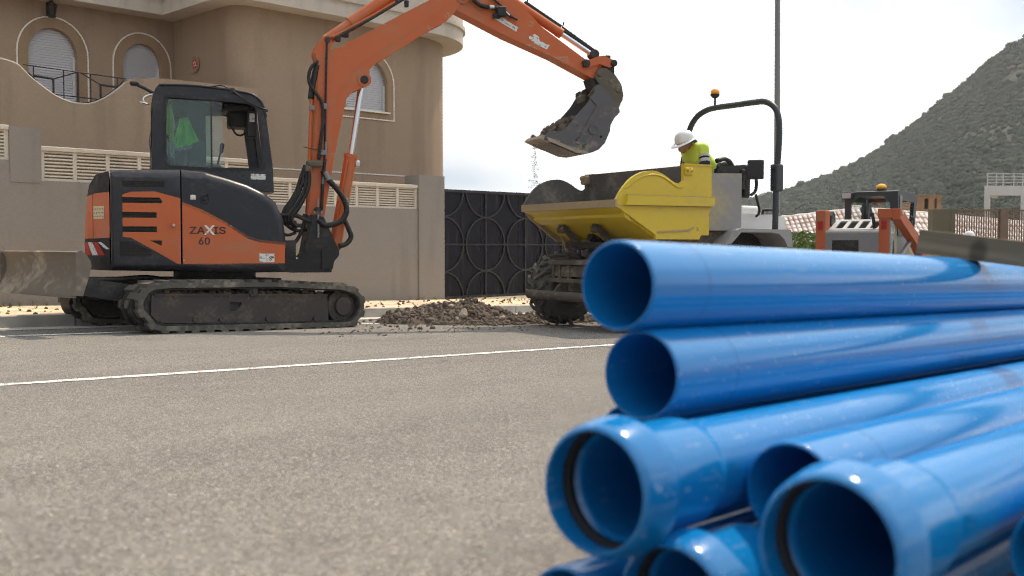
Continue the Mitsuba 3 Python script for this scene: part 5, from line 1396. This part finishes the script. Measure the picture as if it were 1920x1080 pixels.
tiled_roof('tiled_roof', 'pale terracotta tiled roof between the dumper and the loader', None, .235, .325, 50, 1.93, 2.45, 1.7, 2.6, 20, 9)
tiled_roof('tiled_roof', 'pale terracotta tiled roof seen through and right of the loader cab', None, .315, .50, 52, 2.62, 1.75, 2.1, 3.2, 40, 8)
tiled_roof('tiled_roof', 'pale tiled roof seen between the pickets of the brown fence', None, .425, .70, 58, 1.55, 2.6, 3.0, 3.5, 34, 8)

hd = thing('hedge', 'clipped green hedge between the dumper and the loader', 'hedge')
lv, rngh = [], np.random.default_rng(31)
h0, h1 = np.array([24.2, 15.1]), np.array([26.6, 13.2])
base_leaf = np.array([[-.5, 0, 0], [0, .28, .06], [.5, 0, 0], [0, -.28, .06]])
n = 5200
u_ = rngh.random(n)
c_ = h0 + (h1 - h0) * u_[:, None]
nn_ = unit([h1[1] - h0[1], -(h1[0] - h0[0]), 0])[:2]
topz = 1.04 + .16 * meshkit.fbm(np.stack([u_ * 14, u_ * 0, u_ * 0], 1), 3, 6)
rad = rngh.uniform(-.45, .45, n)
zz = rngh.uniform(-.5, 1, n)
pz = np.where(zz > 0, topz - .20 * rngh.random(n) ** 2 - .25 * (np.abs(rad) / .45) ** 3, -.5 + (topz + .5) * rngh.random(n))
rad = np.where(zz > 0, rad, np.sign(rad) * rngh.uniform(.30, .47, n))
P3 = np.concatenate([c_ + nn_ * rad[:, None], pz[:, None]], 1)
vs = np.einsum('nij,kj->nki', np.stack([rot_rand(rngh) for _ in range(n)]), base_leaf) * rngh.uniform(.05, .10, n)[:, None, None] + P3[:, None]
ff = (np.array([[0, 1, 2], [0, 2, 3]])[None] + (np.arange(n) * 4)[:, None, None]).reshape(-1, 3)
add(hd + '__foliage', (vs.reshape(-1, 3), ff), 'leaf', kind='stuff')
core = [moved(rock(.42, 400 + k, (1, 1, 1.6), 2), np.append(h0 + (h1 - h0) * t_, .25)) for k, t_ in enumerate(np.linspace(.05, .95, 8))]
add(hd + '__branches', core, 'leaf', True)

# olive gate pillar and brown picket fence, with a worker's helmet in front of it
op = thing('wall_pillar', 'square olive rendered pillar at the end of the brown picket fence', 'pillar')
add(op + '__shaft', plate([(29.62, 12.79), (29.97, 12.43), (30.35, 12.58), (30.0, 13.1)], -.9, 1.79), 'olive_render')
add(op + '__return', plate([(29.975, 12.425), (30.06, 12.34), (30.42, 12.50), (30.355, 12.575)], -.9, 1.79), 'olive_render')
gw = thing('grass_verge', 'tuft of pale green grass at the foot of the olive pillar', 'grass')
labels[gw]['kind'] = 'stuff'
bl2 = []
gg = np.random.default_rng(17)
for k in range(900):
    p = np.array([gg.uniform(27.8, 30.4), 0, .78])
    p[1] = 12.65 - (p[0] - 28.6) * .55 + gg.normal(0, .12)
    l, a_ = gg.uniform(.05, .22), gg.uniform(0, 6.28)
    sd = np.array([-math.sin(a_), math.cos(a_), 0]) * .008
    bl2.append((np.array([p - sd, p + sd, p + [math.cos(a_) * l * .5, math.sin(a_) * l * .5, l]]), np.array([[0, 1, 2]])))
add(gw + '__blades', bl2, 'leaf', kind='stuff')
add(gw + '__earth_bank', hull([((28.0, 12.9, .3), .45), ((30.6, 11.6, .3), .45), ((29.2, 12.6, -.4), .7)]), 'dry_weed')
fc = thing('picket_fence', 'brown metal picket fence with square posts at the right edge', 'fence')
fa, fb = np.array([30.10, 12.36]), np.array([36.2, 8.6])
fd = unit(np.append(fb - fa, 0))
Lf = np.linalg.norm(fb - fa)


def fpt(s, z, off=0.0):
    return np.array([fa[0] + fd[0] * s - fd[1] * off, fa[1] + fd[1] * s + fd[0] * off, z])


def fbox(s0, s1, o0, o1, z0, z1):
    c8 = np.array([fpt(s, z, o) for s in (s0, s1) for o in (o0, o1) for z in (z0, z1)])
    return m3.Manifold.hull_points(c8)


for k in range(int(Lf / .078)):
    s = .05 + k * .078
    add(fc + '__picket', fbox(s, s + .030, -.012, .012, .2, 1.76), 'fence_brown')
for z in (.45, 1.755):
    add(fc + '__rail', fbox(0, Lf, -.03, .03, z, z + .045), 'fence_brown')
for s in (1.42, 2.62, 3.9, 5.3):
    add(fc + '__post', fbox(s, s + (.26 if s < 2 else .14), -.07, .07, -.9, 1.80 if s < 2 else 1.72), 'fence_brown')
add(fc + '__plinth', fbox(0, Lf, -.09, .09, -1.0, .2), 'olive_render')

wk = thing('person', 'worker in a white helmet by the brown picket fence, mostly hidden by the timber', 'person')
WX, WY = 27.30, 10.85
zg = ground(WX)
bw_ = [hull([((WX, WY, .93), .085), ((WX, WY, 1.01), .095), ((WX - .03, WY, .88), .06)]), chain([((WX, WY, .80), .06), ((WX, WY, .92), .06)])]
add(wk + '__body', soften(union(bw_), .03, 5), 'skin', True)
add(wk + '__hair', soften(hull([((WX + .02, WY, 1.0), .097), ((WX + .04, WY, .95), .07)]), .03, 4), 'hair_black', True)
hw = add(wk + '__helmet', lathe((WX, WY, 1.01), (0, 0, 1), [(0, .12), (.0, .135), (.02, .132), (.07, .122), (.11, .09), (.13, .04), (.135, 0)], 24, False), 'helmet_white', True)
add(hw + '__brim', lathe((WX, WY, 1.0), (0, 0, 1), [(0, .12), (0, .155), (.012, .158), (.016, .12)], 24), 'helmet_white', True)
add(wk + '__jacket', soften(union([hull([((WX, WY - .18, .68), .075), ((WX, WY + .18, .68), .075), ((WX, WY - .12, .25), .12), ((WX, WY + .12, .25), .12)]),
                                   chain([((WX, WY - .22, .68), .07), ((WX - .05, WY - .26, .42), .055), ((WX - .2, WY - .22, .25), .045)]), chain([((WX, WY + .22, .68), .07), ((WX - .05, WY + .26, .42), .055), ((WX - .2, WY + .22, .25), .045)])]), .04, 6), 'hivis', True)
add(wk + '__trousers', soften(union([chain([((WX, WY + s * .1, .18), .11), ((WX, WY + s * .11, -.22), .08), ((WX, WY + s * .11, zg + .06), .06)]) for s in (-1, 1)]), .04, 6), 'navy_cloth', True)

# white frame house and unfinished brick house
wh = thing('house', 'white flat roofed terrace frame with a railing at the right edge below the mountain', 'house')
wa, wb_ = along(.4415, 60), along(.52, 60)
wd = unit(np.append(wb_ - wa, 0)); wn = unit(np.append(along(.450, 64) - wa, 0))


def wbox(s0, s1, o0, o1, z0, z1):
    return m3.Manifold.hull_points(np.array([np.append(wa, 0) + wd * s + wn * o + [0, 0, z] for s in (s0, s1) for o in (o0, o1) for z in (z0, z1)]))


add(wh + '__beam', [wbox(0, 5, 0, .35, 3.58, 4.12), wbox(0, .35, .35, 4, 3.58, 4.12)], 'white_plaster')
add(wh + '__slab', wbox(0, 5, .351, 4, 3.9, 4.1), 'white_plaster')
for s in (0, 2.05, 4.2):
    add(wh + '__column', wbox(s, s + .31, 0, .31, -1, 3.58), 'white_plaster')
for z in (4.28, 4.44, 4.60, 4.78):
    add(wh + '__rail', wbox(.12, 5, .1, .14, z, z + .05), 'white_plaster')
for s in (.12, .62, 1.0, 1.6, 2.1, 2.9, 3.7):
    add(wh + '__baluster', wbox(s, s + .06, .141, .2, 4.12, 4.83), 'white_plaster')
bh_ = thing('house', 'small unfinished brown brick house with two dark window openings behind the loader', 'house')
ba = along(.384, 70); bb_ = along(.4015, 70)
bd_ = unit(np.append(bb_ - ba, 0)); bn = np.array([-bd_[1], bd_[0], 0])


def bbox(s0, s1, o0, o1, z0, z1):
    return m3.Manifold.hull_points(np.array([np.append(ba, 0) + bd_ * s + bn * o + [0, 0, z] for s in (s0, s1) for o in (o0, o1) for z in (z0, z1)]))


wl_ = bbox(-1, 1.22, 0, 3, -1.5, 4.0) - bbox(-.8, 1.02, .2, 2.8, -1.3, 3.95) - bbox(.12, .40, -.5, .5, 3.15, 3.85) - bbox(.78, .94, -.5, .5, 3.2, 3.85)
add(bh_ + '__wall', wl_, 'brick_far')
add(bh_ + '__lintel', bbox(.06, .46, -.03, .05, 3.85, 3.93), 'brick_far')
add(bh_ + '__lintel', bbox(.72, 1.0, -.03, .05, 3.85, 3.93), 'brick_far')
add(bh_ + '__slab', bbox(-1.05, 1.27, -.05, 3.05, 4.0, 4.08), 'brick_far')
rm = thing('person', 'worker in dark clothes bent over on the roof behind the loader cab window', 'person')
RP = np.append(along(.3315, 51.2), 2.05)
rx2 = np.append(RIGHT[:2], 0)
P_ = lambda a_, z: RP + rx2 * a_ + [0, 0, z]
add(rm + '__trousers', soften(union([chain([(P_(-.05, .62), .13), (P_(-.26, .36), .10), (P_(-.30, 0), .07)]), chain([(P_(.08, .62), .13), (P_(.20, .34), .10), (P_(.17, 0), .07)])]), .05, 5), 'purple_cloth', True)
add(rm + '__jacket', soften(union([chain([(P_(.02, .68), .17), (P_(.10, .86), .18), (P_(-.10, 1.05), .16)]), chain([(P_(-.05, 1.0), .08), (P_(-.26, .86), .065), (P_(-.42, .72), .05)]), chain([(P_(.12, 1.0), .08), (P_(.36, .92), .065), (P_(.40, .70), .05)])]), .05, 5), 'purple_cloth', True)
add(rm + '__body', soften(union([hull([(P_(-.26, 1.14), .10), (P_(-.31, 1.08), .07)]), chain([(P_(-.15, 1.06), .07), (P_(-.24, 1.12), .07)])]), .04, 4), 'skin', True)
add(rm + '__hair', soften(hull([(P_(-.25, 1.17), .105), (P_(-.22, 1.14), .09)]), .04, 4), 'hair_black', True)

# ================================================================ the blue pipes in the foreground
AX = np.array([.99825, .05252, -.02718])
S_ = unit(np.cross(AX, [0, 0, 1])); T_ = np.cross(S_, AX)
PR = .10
GROUP = None


def pipe(s, t, start, label, socket, length=6.0, mark=.22):
    o = np.array([0, 0, 0]) + S_ * s + T_ * t + AX * start
    k = thing('pipe', label, 'pipe')
    if socket:
        prof = [(0, .1125), (.0, .1165), (.003, .1190), (.010, .1235), (.020, .1265), (.045, .1305), (.072, .1350), (.084, .1352), (.093, .1320), (.100, .1210), (.107, .1120), (.116, .1108), (.128, .1120), (.27, .1120), (.285, .1105), (.300, .1035), (.312, .1005), (.325, PR), (length, PR), (length, PR - .008),
                (.33, PR - .008), (.30, .1020), (.105, .1025), (.094, .106), (.086, .118), (.076, .1235), (.064, .1235), (.056, .117), (.044, .1150), (.010, .1130)]
        add(k + '__barrel', lathe(o, AX, prof, 72), 'pipe_blue', 55)
        add(k + '__gasket', lathe(o, AX, [(.060, .1225), (.060, .112), (.064, .1075), (.072, .1060), (.080, .1085), (.084, .1165), (.080, .1225)], 56), 'gasket_black', 50)
    else:
        prof = [(0, PR - .0048), (.0008, PR - .0030), (.0025, PR - .0015), (.006, PR - .0004), (.013, PR), (length, PR), (length, PR - .008), (.012, PR - .008), (.0, PR - .0068)]
        add(k + '__barrel', lathe(o, AX, prof, 72), 'pipe_blue', 50)
        add(k + '__insertion_mark', lathe(o, AX, [(mark, PR + .0004), (mark + .0025, PR + .0004), (mark + .0025, PR - .001), (mark, PR - .001)], 72), 'mark_blue', 40)
    return k


pipe(-1.385, .743, 1.871, 'topmost blue pipe of the pile with the timber resting on it', False)
pipe(-1.346, .5475, 1.911, 'plain ended blue pipe directly under the topmost one', False, mark=.25)
pipe(-1.203, .364, 1.56, 'blue pipe with a belled socket end at the left of the pile', True)
pipe(-.998, .34, 1.94, 'plain ended blue pipe between the two large belled sockets', False, mark=.26)
pipe(-.745, .338, 1.57, 'blue pipe with the large belled socket nearest the camera at lower right', True)
pipe(-1.085, .150, 1.65, 'blue pipe with a belled socket cut off by the bottom edge of the picture', True)
pipe(-1.475, .36, 2.06, 'dark plain pipe end peeping out behind the left socket', False)
pipe(-.525, .268, 2.08, 'plain ended dark blue pipe cut off by the right edge', False)
pipe(-1.31, .088, 1.62, 'pipe at the lower left corner of the pile, only its top showing', False)
pipe(-.855, .147, 2.10, 'lowest blue pipe in the shadow under the two right-hand pipes', False)
pipe(-1.548, .572, 2.45, 'blue pipe hidden behind the two topmost ones, a thin dark line between them', False)
pipe(-1.53, .125, 2.3, 'bottom pipe at the back of the pile, a dark sliver under the left socket', False)
pipe(-1.75, .125, 2.5, 'rearmost bottom pipe, a dark sliver deep in the shadow of the pile', False)
# timber lying across the top, with bearers on the ground under the pile
CT = np.array([3.93, 1.585, .731])
RD = unit([.25, -.95, -.13]); UD = unit(np.cross(np.cross(RD, [0, 0, 1]), RD)); WD = np.cross(UD, RD)
c8 = [CT + RD * a_ + UD * b_ + WD * c_ for a_ in (-.155, 1.5) for b_ in (0, .088) for c_ in (-.05, .05)]
bm_ = m3.Manifold.hull_points(np.array(c8))
add('timber_beam', bm_, 'timber_wood', label='rough sawn wooden beam lying across the top of the blue pipes at the right edge', cat='beam')
# ================================================================ the air: summer haze that pales the mountain
scene['air'] = {'type': 'homogeneous', 'albedo': {'type': 'rgb', 'value': [.93, .95, .97]}, 'sigma_t': HAZE}
scene['haze'] = {'type': 'cube', 'to_world': T().translate([0, 0, 100]).scale([1000, 1000, 105]), 'bsdf': {'type': 'null'}, 'interior': {'type': 'ref', 'id': 'air'}}
labels['haze'] = {'kind': 'stuff', 'label': 'pale summer haze over the mountainside', 'category': 'haze'}
scene['camera']['medium'] = {'type': 'ref', 'id': 'air'}
